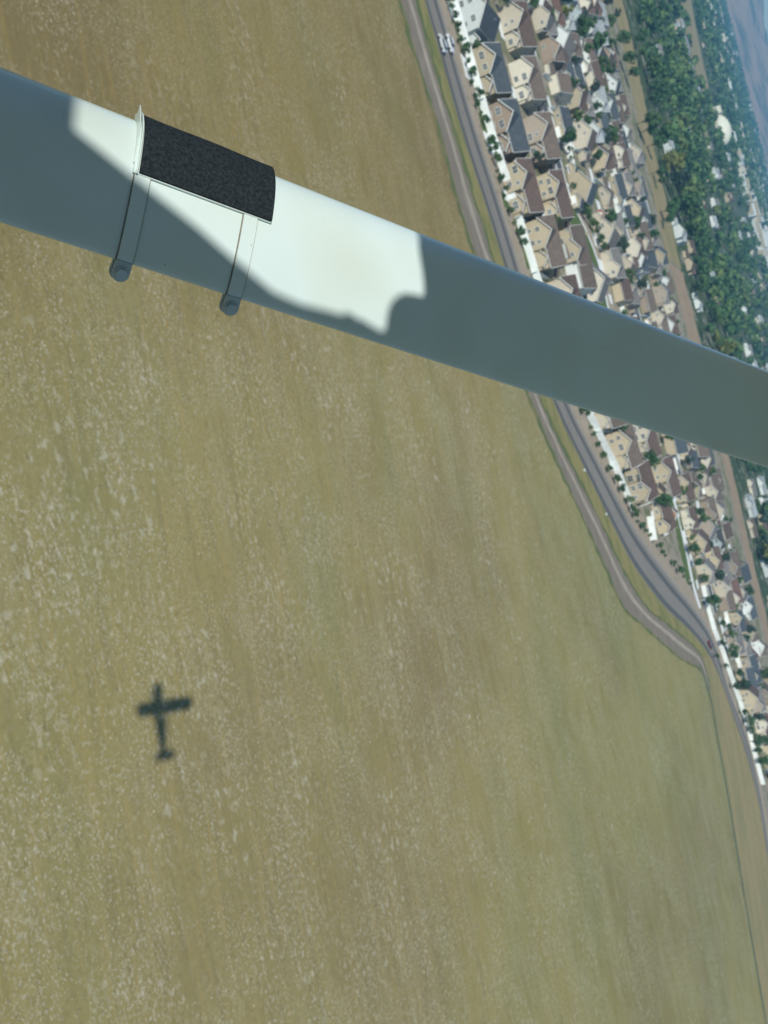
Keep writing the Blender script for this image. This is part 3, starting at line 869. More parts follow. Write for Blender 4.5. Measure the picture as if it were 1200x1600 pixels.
ROW1 = [  # picture position of the middle of the wall foot, turn, plan, walls, roof, label
    (718, -62, 2, 3, 'beige', 'taupe', 'beige gabled house behind the fence, beyond the pale grey house from the road bend'),
    (716, 24, -4, 3, 'pale grey', 'slate', 'tall pale grey gabled house with dark slate roof behind the white fence'),
    (741, 118, 4, 0, 'tan', 'slate', 'tan double-gabled house with dark slate roof next to the pale grey house'),
    (766, 208, 3, 2, 'brown', 'slate', 'brown-walled house with dark slate roof behind the white fence'),
    (793, 300, 3, 6, 'tan', 'brown', 'tan house with wide brown roof next to the brown-walled house'),
    (826, 388, 5, 2, 'sand', 'taupe', 'sand-coloured house with taupe roof beside the wing strut, backing onto the fence'),
    (862, 476, 3, 0, 'beige', 'brown', 'beige house with brown roof mostly hidden behind the wing strut'),
    (894, 560, 3, 5, 'cream', 'taupe', 'cream house with taupe roof hidden behind the wing strut'),
    (924, 640, 4, 2, 'beige', 'taupe', 'beige house with taupe roof just past the wing strut by the fence'),
    (955, 706, 10, 0, 'sand', 'taupe', 'sand-coloured house with taupe roof and tan deck by the road curve'),
    (983, 762, 16, 1, 'tan', 'brown', 'tan house with long russet-brown roof by the road curve'),
    (1024, 812, 16, 7, 'sand', 'brown', 'low sand-coloured house with brown roof at the shrub-lined road curve'),
]
for (px, py, a, k, w, rf, lb) in ROW1:
    x, y = g(px, py)
    house(x, y, math.radians(a), k, w, rf, lb, 'houses backing onto the white fence')
    HP.append((x, y + 5, 8.0))
ROW2 = [
    (778, -30, 0, 1, 'beige', 'grey', 'beige house with grey roof on the inner side of the second row'),
    (786, 48, 2, 2, 'beige', 'brown', 'beige gabled house with reddish brown roof behind the pale grey house'),
    (803, 132, 3, 0, 'cream', 'taupe', 'cream twin-gabled house with taupe roof behind the tan slate-roofed house'),
    (823, 222, 3, 2, 'taupe', 'taupe', 'taupe house with taupe roof behind the brown-walled house'),
    (846, 312, 4, 6, 'sand', 'brown', 'sand-walled house with dark brown roof beside the long curved lawn'),
    (876, 392, 4, 1, 'tan', 'taupe', 'tan house with broad taupe roof along the long curved lawn'),
    (903, 448, 4, 5, 'cream', 'grey', 'cream house with grey roof at the lawn edge above the wing strut'),
    (990, 690, 6, 6, 'beige', 'brown', 'beige house with brown roof between the fence and the inner walkway'),
    (1024, 752, 8, 6, 'tan', 'brown', 'tan house with long brown roof beside the second lawn'),
]
for (px, py, a, k, w, rf, lb) in ROW2:
    x, y = g(px, py)
    house(x, y, math.radians(a), k, w, rf, lb, 'houses in the second row')
    HP.append((x, y + 5, 8.0))

looks = [('white', 'brown'), ('cream', 'brown'), ('white', 'taupe'), ('tan', 'brown'), ('beige', 'taupe'), ('cream', 'taupe'), ('sand', 'brown'), ('taupe', 'grey'), ('white', 'slate'), ('pale grey', 'slate'), ('blue-grey', 'charcoal'),
         ('cream', 'brown'), ('beige', 'grey'), ('brown', 'taupe'), ('white', 'grey'), ('pale grey', 'silver-grey'), ('olive', 'taupe'), ('tan', 'slate'), ('cream', 'russet')]
rows = [(346, 'behind the first house row', 0), (396, 'facing the first estate street', 1), (424, 'in the fourth row of the estate', 0), (452, 'backing onto the second estate street', 0),
        (491, 'facing the second estate street', 1), (517, 'in the seventh row of the estate', 0), (542, 'in the eighth row of the estate', 0), (566, 'in the last estate row', 0)]
LOTS = []
for ri, (yr, place, flip) in enumerate(rows):
    x = -330.0 + ri * 3
    while x < 330:
        x += rnd.uniform(12.0, 16.0)
        y = yr + 5 * math.sin(x / 55) + rnd.uniform(-2.0, 2.0)
        if not seen(x, y + 5, 4, 90): continue
        if y < fenceY(x) + 9 or in_corridor(x, y + 4) or clash(x, y + 5, 5.6): continue
        if rnd.random() < .10: continue
        if any(abs(y + 5 - streetY(i, x)) < 10 for i in range(2)): continue
        # the far-left corner of the estate has paler, bluer houses
        cool = proj((x, y, 0))[1] < 130 and y > 420
        w, rf = rnd.choice([l for l in looks if (l[0] in ('white', 'pale grey', 'blue-grey', 'cream')) == cool or rnd.random() < .35])
        k = rnd.choice([0, 1, 2, 3, 5, 6, 0, 2, 7])
        rot = (math.pi if (flip and rnd.random() < .45) else 0) + math.radians(rnd.uniform(-16, 16)) + (math.pi / 2 if rnd.random() < .25 else 0)
        near = yr < 440
        lb = f'{"low" if k == 7 else "two-storey"} {w} house with {rf} roof {place}'
        yy = y if abs(rot) < 1 else y + 10
        house(x, yy, rot, k, w, rf, lb, 'houses of the estate', 2 if near else 1, rnd.uniform(.70, .92), rnd.random() < .5)
        HP.append((x, y + 5, 6.2)); HL[len(HP) - 1] = f'{w} house with {rf} roof {place}'; LOTS.append((x, y, ri))

# ------------------------------------------------------------------ white fences
FENCE = {}
def fence_meshes(hh=1.8, L_=2.4):
    if (hh, L_) in FENCE: return FENCE[(hh, L_)]
    p = MB(); nb = 6; b = (L_ - .14) / nb
    for i in range(nb): p.box(.07 + i * b + .006, .07 + (i + 1) * b - .006, -.02, .02, .08, hh - .08)
    p.box(.07, L_ - .07, -.035, .035, hh - .08, hh); p.box(.07, L_ - .07, -.035, .035, .02, .16)
    q = MB().box(-.065, .065, -.065, .065, 0, hh + .06)
    q.add([(-.085, -.085, hh + .06), (.085, -.085, hh + .06), (.085, .085, hh + .06), (-.085, .085, hh + .06), (0, 0, hh + .15)], [(3, 2, 1, 0), (0, 1, 4), (1, 2, 4), (2, 3, 4), (3, 0, 4)])
    FENCE[(hh, L_)] = (p.mesh('panel', M_white), q.mesh('post', M_white)); return FENCE[(hh, L_)]
def fence(pts, label, group=None, hh=1.8, L_=2.4):
    P = np.array(pts, float); d = np.r_[0, np.cumsum(np.linalg.norm(np.diff(P, axis=0), axis=1))]
    n = max(1, int(d[-1] / L_)); q = np.linspace(0, d[-1], n + 1)
    X = np.interp(q, d, P[:, 0]); Y = np.interp(q, d, P[:, 1])
    o = empty('vinyl_fence', (X[0], Y[0], .05)); tag(o, label, 'fence', group)
    pm, qm = fence_meshes(hh, L_)
    for i in range(n + 1):
        b = link('post', qm, o); b.location = (X[i] - X[0], Y[i] - Y[0], 0)
        if i < n:
            a = link('panel', pm, o); a.location = (X[i] - X[0], Y[i] - Y[0], 0)
            a.rotation_euler = (0, 0, math.atan2(Y[i + 1] - Y[i], X[i + 1] - X[i]))
            a.scale = (math.hypot(X[i + 1] - X[i], Y[i + 1] - Y[i]) / L_, 1, 1)
    return o
shn = np.array(smooth_line([g(*p) for p in ((703, 0), (731, 100), (758, 195), (806, 345), (824, 405), (852, 490), (910, 635), (955, 726), (972, 765), (982, 792))], 3))
fence([(-165, g(703, 0)[1] + 2)] + [tuple(p) for p in shn[::4]], 'long white vinyl fence along the straight road', hh=2.3)
fence([g(*p) for p in ((1088, 880), (1097, 925), (1103, 950), (1113, 985), (1127, 1020), (1136, 1048), (1151, 1090), (1168, 1145), (1178, 1185), (1189, 1226))], 'white vinyl fence along the road after the curve', hh=2.0)
fence([g(*p) for p in ((944, 241), (957, 282), (970, 322))], 'tall white fence beside the inner street behind the dark trees', hh=3.0)
fence([g(*p) for p in ((935, 346), (946, 398), (957, 452))], 'white fence beyond the long curved lawn', hh=2.8)
fence([g(*p) for p in ((881, 225), (890, 262), (897, 292))], 'white fence with small trees by the sand-coloured house', hh=2.4)
fence([g(*p) for p in ((1010, 808), (1016, 845))], 'short white fence at the shrub-lined curve', hh=2.6)
# yard fences between the lots of the first two rows
lots1 = [(g(p[0], p[1]), 'houses of the first row') for p in ROW1 if p[1] > -70]
for i in range(len(lots1) - 1):
    (x0, y0), _ = lots1[i]; (x1, y1), _ = lots1[i + 1]
    xm = (x0 + x1) / 2; yf = max(fenceY(xm) + 1.5, 0); ye = (y0 + y1) / 2 + 13
    fence([(xm, yf), (xm + .6, ye)], 'white side-yard fence between two houses behind the long fence', 'side-yard fences')
    if i % 2 == 0: fence([(x0 - 5, y0 + 18.5), (x1 - 3, y1 + 18.5)], 'white rear fence between first and second house rows', 'rear fences between the first two rows')
k = 0
for (x, y, ri) in LOTS:
    k += 1
    if rnd.random() < .8:
        xm = x + 6.8; fence([(xm, y - 5), (xm + rnd.uniform(-1, 1), y + 9)], f'white side-yard fence between houses of estate row {["two", "three", "four", "five", "six", "seven", "eight", "nine"][ri]}', 'side-yard fences', L_=2.4 if ri < 3 else 3.6, hh=1.9)
    if rnd.random() < .5:
        fence([(x - 6, y + 12.0), (x + 7, y + 12.4)], f'white rear fence behind houses of estate row {["two", "three", "four", "five", "six", "seven", "eight", "nine"][ri]}', 'rear fences', L_=2.4 if ri < 3 else 3.6, hh=1.9)
# patios and drives of pale concrete
for (x, y, _) in [(a, b - 5, 0) for a, b, c in HP]:
    if rnd.random() < .9:
        w_, d__ = rnd.uniform(3, 8), rnd.uniform(3, 8); xo = rnd.uniform(-4, 4)
        o = MB().box(x + xo, x + xo + w_, y - 1.5 - d__, y - 1.0, .03, .13 + rnd.uniform(0, .02)).build('patio', M_conc); tag(o, kind='structure')
    if rnd.random() < .7:
        xo = rnd.choice((-8, 3.5)) + rnd.uniform(-.6, .6)
        o = MB().box(x + xo, x + xo + 4.8, y + 10.5, y + 20, .03, .115 + rnd.uniform(0, .02)).build('driveway', M_conc); tag(o, kind='structure')
    if rnd.random() < .5:
        xo = rnd.uniform(-6, 2)
        sheet('lawn', [(x + xo, y - 8), (x + xo + rnd.uniform(4, 7), y - 8), (x + xo + rnd.uniform(4, 7), y - 3), (x + xo, y - 2.6)], .10 + rnd.uniform(0, .02), M_lawn)

# ------------------------------------------------------------------ trees and shrubs
def leaf_m(name, col): return mat(name, col, .7, .45, .55, randv=.18)
LEAF = {'dark': leaf_m('dark_leaves', (.036, .096, .028)), 'mid': leaf_m('green_leaves', (.060, .120, .032)), 'yellow': leaf_m('yellow_green_leaves', (.125, .145, .030)), 'blue': leaf_m('blue_green_leaves', (.032, .066, .040))}
M_bark = mat('bark', (.10, .075, .055), .9, .2, 5)
def crown_mesh(name, m, r, h, z0, nclump, nleaf, size, seed, squash=1.0):
    R_ = np.random.RandomState(seed)
    V = []; cnt = 0
    cl_ = []
    for i in range(nclump):
        a = R_.uniform(0, 2 * math.pi); u = R_.uniform(-1, 1); q = R_.uniform(.35, 1) ** .6
        rr = math.sqrt(1 - u * u) * q * r * .72
        cl_.append((rr * math.cos(a), rr * math.sin(a) * squash, z0 + h * (.5 + .38 * u * q), r * R_.uniform(.28, .5)))
    quads = []
    for i in range(nleaf):
        cx_, cy_, cz_, cr = cl_[R_.randint(nclump)]
        d = R_.normal(size=3); d /= np.linalg.norm(d)
        p = np.array([cx_, cy_, cz_]) + d * cr * R_.uniform(.7, 1.08) * np.array([1, 1, .8])
        n = d + R_.normal(size=3) * .5; n /= np.linalg.norm(n)
        t = np.cross(n, R_.normal(size=3)); t /= np.linalg.norm(t); b = np.cross(n, t)
        s = size * R_.uniform(.6, 1.3)
        quads.append([p - t * s * .5 - b * s * .2, p + t * s * .05 - b * s * .5, p + t * s * .5 + b * s * .15, p - t * s * .1 + b * s * .5])
    V = np.array(quads).reshape(-1, 3)
    me = bpy.data.meshes.new(name)
    n = len(quads)
    me.from_pydata([tuple(v) for v in V], [], [tuple(range(4 * i, 4 * i + 4)) for i in range(n)])
    me.materials.append(m)
    return me
def trunk_mesh(name, h, r, spread, seed):
    R_ = random.Random(seed); mb = MB()
    mb.tube([(0, 0, 0), (.05, .03, h * .5), (.02, -.04, h)], [r, r * .8, r * .5], 7)
    for i in range(4):
        a = i * 1.6 + R_.random(); mb.tube([(.03, 0, h * .75), (math.cos(a) * spread * .5, math.sin(a) * spread * .5, h * 1.25), (math.cos(a) * spread, math.sin(a) * spread, h * 1.7)], [r * .5, r * .35, r * .12], 5)
    return mb.mesh(name, M_bark, True)
PROTO = {}
for col in LEAF:
    for v in range(3):
        rr = (2.6, 3.2, 2.2)[v]; hh = (5.2, 5.4, 6.4)[v]
        PROTO[('near', col, v)] = (crown_mesh('crown', LEAF[col], rr, hh, 1.3, 13, 1150, .46, v * 7 + 1), trunk_mesh('trunk', 2.2, .16, rr * .55, v))
        PROTO[('far', col, v)] = (crown_mesh('crown', LEAF[col], rr, hh, 1.2, 11, 330, .85, v * 9 + 2), trunk_mesh('trunk', 2.2, .18, rr * .5, v))
        PROTO[('shrub', col, v)] = (crown_mesh('foliage', LEAF[col], 1.25, 2.2, .1, 8, 380, .30, v * 5 + 3), trunk_mesh('stem', .7, .06, .5, v))
n_tree = [0]
def tree(x, y, s, kind, col, label, group, name='tree', z=.03):
    v = rnd.randrange(3); cm, tm = PROTO[(kind, col, v)]
    o = empty(name, (x, y, z), rnd.uniform(0, 6.28)); s2 = s * rnd.uniform(.9, 1.1); o.scale = (s2, s2, s * rnd.uniform(.85, 1.15))
    tag(o, label, 'shrub' if name == 'shrub' else 'tree', group)
    if kind == 'shrub': link('foliage', cm, o); link('stem', tm, o)
    else: link('crown', cm, o); link('trunk', tm, o)
    n_tree[0] += 1
    return o
z1 = [(310, 10), (322, 55), (340, 110), (365, 165), (375, 205), (380, 260), (405, 330), (425, 400), (450, 470), (455, 520), (478, 605), (490, 670), (520, 715), (530, 760), (562, 905), (575, 940), (595, 1000), (622, 1075), (630, 1120), (655, 1190), (665, 1235), (690, 1325), (725, 1400), (745, 1450), (770, 1520)]
for (a, b) in z1:
    x, y = g(620 + a / 4, b / 4); tree(x, y - 1.0, rnd.uniform(.6, 1.6), 'shrub', rnd.choice(('dark', 'mid', 'dark')), 'dark green shrub growing along the road side of the long white fence', 'shrubs along the long white fence', 'shrub')
z5 = [(265, 130), (300, 150), (315, 215), (325, 250), (345, 300), (370, 345), (395, 420), (428, 470), (455, 520), (485, 575), (505, 615), (522, 645), (545, 680), (562, 705), (585, 725), (605, 748), (625, 775), (645, 800), (668, 830), (685, 850), (715, 885), (740, 920), (775, 950), (805, 985)]
for (a, b) in z5:
    x, y = g(820 + a / 3.158, 600 + b / 3.158); tree(x, y, rnd.uniform(.6, 1.6), 'shrub', rnd.choice(('dark', 'mid', 'dark')), 'dark green shrub in the row along the road curve', 'shrubs along the road curve', 'shrub')
for i in range(9):
    x, y = g(838 + i * 6.6, 440 + i * 22); tree(x, y, 1.1, 'shrub', 'dark', 'dark green shrub growing along the road side of the long white fence', 'shrubs along the long white fence', 'shrub')
for (a, b, s) in [(640, 500, .5), (665, 420, .6), (690, 560, .6), (740, 690, .7), (800, 850, .7), (845, 960, .6), (885, 1090, .7), (715, 460, .9), (725, 500, .8), (765, 610, .8), (785, 665, .8), (820, 905, .8), (870, 1030, .9), (900, 1150, 1.1), (945, 1250, 1.2)]:
    x, y = g(960 + a / 4 - 6, 900 + b / 4); tree(x, y - 1, s * 1.05, 'near', 'dark', 'small dark tree behind the white fence after the road curve', 'trees behind the fence after the curve')
z2 = [(20, 175, 1.1, 'dark'), (50, 285, 1.15, 'dark'), (8, 330, .8, 'mid'), (150, 160, 1.1, 'mid'), (232, 262, 1.2, 'dark'), (270, 385, 1.0, 'dark'), (300, 478, 1.05, 'dark'), (146, 455, 1.0, 'dark'), (92, 412, .9, 'mid'), (55, 395, .7, 'yellow'),
      (370, 780, 1.5, 'mid'), (395, 830, 1.3, 'dark'), (437, 920, 1.35, 'dark'), (470, 1085, 1.0, 'dark'), (485, 1140, .9, 'mid'), (522, 1330, 1.3, 'dark'), (525, 1380, 1.1, 'dark'), (150, 20, .8, 'blue'), (215, 100, .8, 'blue'),
      (100, 540, .6, 'mid'), (60, 690, .7, 'dark'), (150, 850, .8, 'dark'), (240, 980, .7, 'mid'), (290, 1150, .7, 'dark'), (270, 1050, .6, 'blue'), (345, 1500, .7, 'dark'), (430, 1480, .8, 'dark')]
for (a, b, s, c) in z2:
    x, y = g(900 + a / 4, b / 4); tree(x, y, s * 1.5, 'near', c, {'dark': 'dark green tree among the houses of the estate', 'mid': 'mid green leafy tree among the houses of the estate', 'yellow': 'yellow-green tree among the houses of the estate', 'blue': 'bluish green tree among the houses of the estate'}[c], 'trees of the estate')
z840 = [(200, 200, 1.0, 'yellow'), (430, 330, 1.1, 'dark'), (560, 610, 1.2, 'dark'), (650, 790, .7, 'mid')]
for (a, b, s, c) in z840:
    x, y = g(840 + a / 8, b / 8); tree(x, y, s * 1.45, 'near', c, {'dark': 'dark green tree among the houses of the estate', 'mid': 'mid green leafy tree among the houses of the estate', 'yellow': 'yellow-green tree among the houses of the estate'}[c], 'trees of the estate')
for i in range(9):
    p = wk[min(159, 8 + i * 8)]; tree(p[0] + rnd.uniform(-1, 1), p[1] + 10 + rnd.uniform(-1.5, 1.5), rnd.uniform(.55, .8), 'near', rnd.choice(('dark', 'mid')), 'small street tree in the row beside the curved walkway', 'trees along the curved walkway')
for (px, py) in ((882, 236), (886, 250), (892, 268), (893, 290), (888, 294)):
    x, y = g(px, py); tree(x, y - .8, .5, 'near', 'dark', 'small tree standing against the white fence near the sand-coloured house', 'trees along the inner fence')
for (px, py) in ((1052, 770), (1063, 782), (1075, 800), (1085, 812), (1098, 820), (1070, 860), (1078, 880), (1115, 830), (1120, 975), (1182, 1020), (1150, 1000), (1090, 905), (1130, 870), (1143, 905), (1158, 925)):
    x, y = g(px, py); tree(x, y, rnd.uniform(.7, 1.25), 'near', rnd.choice(('dark', 'mid', 'dark')), 'leafy tree among the houses past the wing strut', 'trees of the estate past the strut')
nt_ = 0
for hi_, (x, y, r_) in enumerate(HP):
    if rnd.random() < .85 and seen(x, y):
        xx, yy = x + rnd.choice((-8, 8)) + rnd.uniform(-1, 1), y + rnd.uniform(-11, -5)
        if not in_corridor(xx, yy) and yy > fenceY(xx) + 4:
            tree(xx, yy, rnd.uniform(.6, 1.3), 'near', rnd.choice(('dark', 'mid', 'dark', 'blue')), ('yard tree by ' + HL[hi_]) if hi_ in HL else 'small yard tree beside a house of the first two rows', 'yard trees of the estate'); nt_ += 1

# ------------------------------------------------------------------ cars
def car_meshes(col, name):
    body = MB()
    W2 = .9
    side = [(-2.25, .32), (2.22, .32), (2.30, .62), (2.20, .82), (1.15, .95), (-1.75, .98), (-2.28, .90), (-2.32, .55)]
    body.prism([(x, -W2, z) for x, z in side], (0, 2 * W2, 0))
    cab = MB(); b = [(-1.70, .98), (1.05, .95), (.45, 1.42), (-1.25, 1.45)]
    lo_ = [(-1.72, -.82, .97), (1.08, -.82, .94), (1.08, .82, .94), (-1.72, .82, .97)]; hi_ = [(-1.22, -.64, 1.40), (.40, -.64, 1.40), (.40, .64, 1.40), (-1.22, .64, 1.40)]
    cab.loft([lo_, hi_])
    top = MB().prism([(-1.28, -.67, 1.40), (.46, -.67, 1.40), (.46, .67, 1.40), (-1.28, .67, 1.40)], (0, 0, .07))
    wh = MB().loft([[(.33 * math.cos(a), dy, .33 * math.sin(a)) for a in np.linspace(0, 2 * math.pi, 15)[:-1]] for dy in (-.1, .1)])
    li = MB().box(-.04, .04, -.18, .18, -.07, .07)
    pm = mat('car_paint_' + name, col, .25, .03, 2, metal=.2)
    return dict(body=body.mesh('body', pm), cabin=cab.mesh('window_band', M_glass), roof=top.mesh('roof', pm), wheel=wh.mesh('wheel', M_rubber), light=li.mesh('headlight', M_trim))
CARS = {n: car_meshes(c, n) for n, c in (('silver', (.62, .66, .66)), ('white', (.76, .79, .77)), ('red', (.30, .035, .03)), ('dark', (.03, .035, .04)), ('blue', (.05, .09, .20)), ('maroon', (.17, .03, .035)))}
def car(x, y, rz, col, label, group=None, z=.07, s=1.0):
    m = CARS[col]; o = empty('car', (x, y, z), rz); o.scale = (s, s, s); tag(o, label, 'car', group)
    b = link('body', m['body'], o); link('window_band', m['cabin'], o); link('roof', m['roof'], o)
    for sx in (-1.4, 1.42):
        for sy in (-.82, .82): w = link('wheel', m['wheel'], o); w.location = (sx, sy, .33)
    for sy in (-.62, .62): l = link('headlight', m['light'], b); l.location = (2.26, sy, .68)
    return o
x, y = g(688, 70); car(x, y, math.pi + .03, 'silver', 'silver car in the field-side lane, abreast of a white car', s=1.1)
x, y = g(700, 70); car(x, y, .03, 'white', 'white car in the fence-side lane, abreast of a silver car', s=1.1)
x, y = g(1107, 1008); car(x, y, .9, 'maroon', 'dark red car driving on the road just past the curve', s=1.05)
x, y = g(940, 246); car(x, y, .3, 'red', 'bright red car parked near the tall white fence', s=1.05)
x, y = g(886, 268); car(x, y, .4, 'white', 'white car parked by the white fence near the small trees')
for i in range(2):
    for j in range(14):
        xx = -300 + j * 44 + rnd.uniform(-12, 12); yy = streetY(i, xx) + rnd.choice((-3.2, 3.2))
        if seen(xx, yy) and fenceY(xx) < yy - 8:
            c_ = rnd.choice(('silver', 'white', 'dark', 'blue', 'white'))
            car(xx, yy, rnd.choice((0, math.pi)), c_, f'{c_} car parked at the kerb of the {["first", "second", "third"][i]} estate street', 'cars parked along the estate streets', z=.085)
# a red garden shed and small sheds in the yards
def shed(x, y, rz, wall, roof, label, group=None, s=1.0):
    o = empty('shed', (x, y, .05), rz); o.scale = (s, s, s); tag(o, label, 'shed', group)
    w_, r_, t_ = MB(), MB(), MB(); gable_block(-1.6, 1.6, 0, 2.6, 2.1, .5, 'y', w_, r_, t_, over=.2)
    w_.build('wall', wall, o); r_.build('roof', roof, o); t_.build('trim', M_trim, o)
    MB().box(-.5, .5, -.05, .02, .05, 1.9).build('door', M_trim, o)
M_salmon = mat('salmon_siding', (.52, .17, .12), .8, .08, 2)
x, y = g(1000, 380); shed(x, y, .2, M_salmon, mat('salmon_metal', (.56, .20, .15), .6, .08, 2), 'salmon-red shed among the houses near the dry grass strip', s=1.7)
x, y = g(1043, 806); shed(x, y, .2, mat('orange_siding', (.42, .20, .09), .8, .08, 2), roof_m('taupe'), 'orange-brown shed by the second lawn', s=1.3)
for (px, py) in ((919, 303), (934, 335)):
    x, y = g(px, py); shed(x, y, .3, mat('terracotta_siding', (.36, .14, .07), .8, .08, 2), roof_m('russet'), 'terracotta shed beside the houses behind the curved walkway', 'terracotta sheds')

# ------------------------------------------------------------------ the wooded belt beyond the dry strip
def pt_in(x, y, poly): return inside((x, y), poly)
meadow = s2 + s3
cand = []
R2 = np.random.RandomState(5)
def ymax_wood(x): return 1850
def gapband(x, y):
    """clearings and built-up bands inside the belt"""
    px, py = proj((x, y, 0))
    return px, py
HW = []
for i in range(12000):
    y = 705 + (1900 - 705) * R2.rand() ** 1.15; x = R2.uniform(-900, 420) * (y / 1200)
    if not seen(x, y, 4, 30): continue
    if y < yB(x) + 4 or pt_in(x, y, meadow): continue
    cand.append((x, y))
# houses in the belt first
kk = 0
for (x, y) in cand[:1600]:
    if kk >= 96: break
    if any((x - a) ** 2 + (y - b) ** 2 < 24 ** 2 for a, b in HW): continue
    px, py = proj((x, y, 0))
    dens = .34 if py < 330 else .5
    if px > 1085: dens = .95
    if R2.rand() > dens: continue
    w, rf = [('white', 'silver-grey'), ('cream', 'grey'), ('white', 'grey'), ('beige', 'taupe'), ('pale grey', 'silver-grey'), ('tan', 'brown'), ('white', 'silver-grey')][R2.randint(7)]
    house(x, y, R2.uniform(-.25, .25) + (1.57 if R2.rand() < .3 else 0), [1, 4, 7, 7][R2.randint(4)], w, rf, f'{w} house with {rf} roof half hidden among trees of the wooded belt', 'houses in the wooded belt', 0, R2.uniform(.72, .95)); kk += 1
    HW.append((x, y))
HWn = np.array(HW)
clear = lambda x, y, r: np.min((HWn[:, 0] - x) ** 2 + ((HWn[:, 1] - 13 - y) * .42) ** 2) > r * r
def n_tree_kind(): return sum(1 for o in C.objects if o.get('category') == 'tree')
near_t = []; far_t = []
from mathutils import noise as mnoise
for (x, y) in cand[1600:]:
    px, py = proj((x, y, 0))
    dn = mnoise.noise(Vector((x * .012, y * .006, 3.1)))
    thin = .03 if px < 1085 else .14
    if px > 1085 and py > 300: thin = .18
    if dn < thin and R2.rand() < .8: continue
    if not clear(x, y, 10.5): continue
    near_t.append((y, x))
near_t.sort()
ind = near_t[:max(60, 296 - n_tree_kind())]; rest = near_t[len(ind):]
for (y, x) in ind:
    c = ('dark', 'dark', 'mid', 'dark', 'blue', 'mid', 'yellow')[R2.randint(7)]
    tree(x, y, R2.uniform(1.2, 2.3), 'far', c, {'dark': 'dark green tree crowded in the wooded belt beyond the dry strip', 'mid': 'mid green tree crowded in the wooded belt beyond the dry strip', 'blue': 'bluish green tree crowded in the wooded belt beyond the dry strip', 'yellow': 'yellow-green tree crowded in the wooded belt beyond the dry strip'}[c], 'trees of the wooded belt')

def leaf_cloud(name, pts_, sizes, nq, qs, mats_, label=None, flat=None):
    """many small crowns of leaf faces joined into one mass"""
    P = np.repeat(np.array(pts_, float), nq, axis=0); S_ = np.repeat(np.array(sizes, float), nq)
    n = len(P)
    d = R2.normal(size=(n, 3)); d /= np.linalg.norm(d, axis=1)[:, None]
    cen = P + d * (S_ * R2.uniform(.6, 1.05, n))[:, None] * np.array([1, 1, .8]) + np.c_[np.zeros(n), np.zeros(n), S_ * .95]
    nn = d + R2.normal(size=(n, 3)) * .5; nn /= np.linalg.norm(nn, axis=1)[:, None]
    t = np.cross(nn, R2.normal(size=(n, 3))); t /= np.linalg.norm(t, axis=1)[:, None]; b = np.cross(nn, t)
    s = (S_ * qs * R2.uniform(.6, 1.3, n))[:, None]
    V = np.stack([cen - t * s * .5 - b * s * .2, cen + t * s * .05 - b * s * .5, cen + t * s * .5 + b * s * .2, cen - t * s * .1 + b * s * .5], 1).reshape(-1, 3)
    V[:, 2] = np.maximum(V[:, 2], .1 if flat is None else 0) if flat is None else .03 + (V[:, 2] - .02) * flat
    me = bpy.data.meshes.new(name)
    me.vertices.add(len(V)); me.vertices.foreach_set('co', V.ravel())
    me.loops.add(4 * n); me.loops.foreach_set('vertex_index', np.arange(4 * n, dtype=np.int32))
    me.polygons.add(n); me.polygons.foreach_set('loop_start', np.arange(0, 4 * n, 4, dtype=np.int32)); me.polygons.foreach_set('loop_total', np.full(n, 4, np.int32))
    mi = np.repeat(R2.randint(0, len(mats_), len(pts_)), nq).astype(np.int32)
    for m in mats_: me.materials.append(m)
    me.polygons.foreach_set('material_index', mi)
    me.update(calc_edges=True)
    o = link(name, me); tag(o, label, kind='stuff'); return o
LM = [mat('grove_dark', (.046, .112, .030), .7, .3, .1, coords='World'), mat('grove_mid', (.090, .160, .042), .7, .3, .1, coords='World'), mat('grove_yellow', (.105, .155, .038), .7, .3, .1, coords='World'), mat('grove_deep', (.028, .078, .028), .7, .3, .1, coords='World')]
leaf_cloud('woodland', [(x, y, .5) for y, x in rest], [R2.uniform(2.6, 6.8) for _ in rest], 46, .62, LM + [LM[0], LM[3], LM[1], LM[0]], 'mass of trees of the farther wooded belt')

# larger pale buildings at the far edge of the belt, and the domed hall
def shed_hall(px, py, w, d, h, wall, roof, label, group, rz=0.0):
    x, y = g(px, py); o = empty('low_hall', (x, y, .05), rz); tag(o, label, 'building', group)
    w_, r_, t_ = MB(), MB(), MB(); gable_block(-w / 2, w / 2, 0, d, h, .16, 'x', w_, r_, t_, over=.5)
    w_.build('wall', wall, o); r_.build('roof', roof, o); t_.build('trim', M_trim, o)
    for i in range(int(w / 8)): dd = MB().box(-w / 2 + 3 + i * 8, -w / 2 + 7 + i * 8, -.08, .02, .1, 3.6).build('bay_door', wall_m('blue-grey'), o)
for i in range(26):
    t = i / 25
    px = 1047 + t * 42 + rnd.uniform(-5, 5); py = -5 + t * 172 + rnd.uniform(-3, 3)
    wc = rnd.choice(('white', 'cream', 'pale grey', 'white', 'tan'))
    shed_hall(px, py, rnd.uniform(10, 20), rnd.uniform(9, 14), rnd.uniform(4, 6.5), wall_m(wc), roof_m(rnd.choice(('silver-grey', 'grey', 'silver-grey'))), f'{wc} low hall in the row before the dry meadow', 'halls in a row before the dry meadow', rnd.uniform(-.2, .2))
for (px, py, w, h) in ((1188, 300, 30, 8), (1191, 322, 34, 9), (1194, 348, 44, 14), (1197, 372, 30, 9), (1186, 285, 22, 7), (1153, 250, 24, 7)):
    shed_hall(px, py, w, 24, h, wall_m('white'), roof_m('silver-grey'), 'white block of the far row standing clear of the hazy trees', 'far white blocks')
dx, dy = g(1119, 202)
dome = empty('domed_hall', (dx, dy, .05)); tag(dome, 'large cream domed hall with a square end block beyond the trees', 'building')
M_dome = mat('dome_cream', (.66, .66, .53), .6, .05, .2)
rg = []
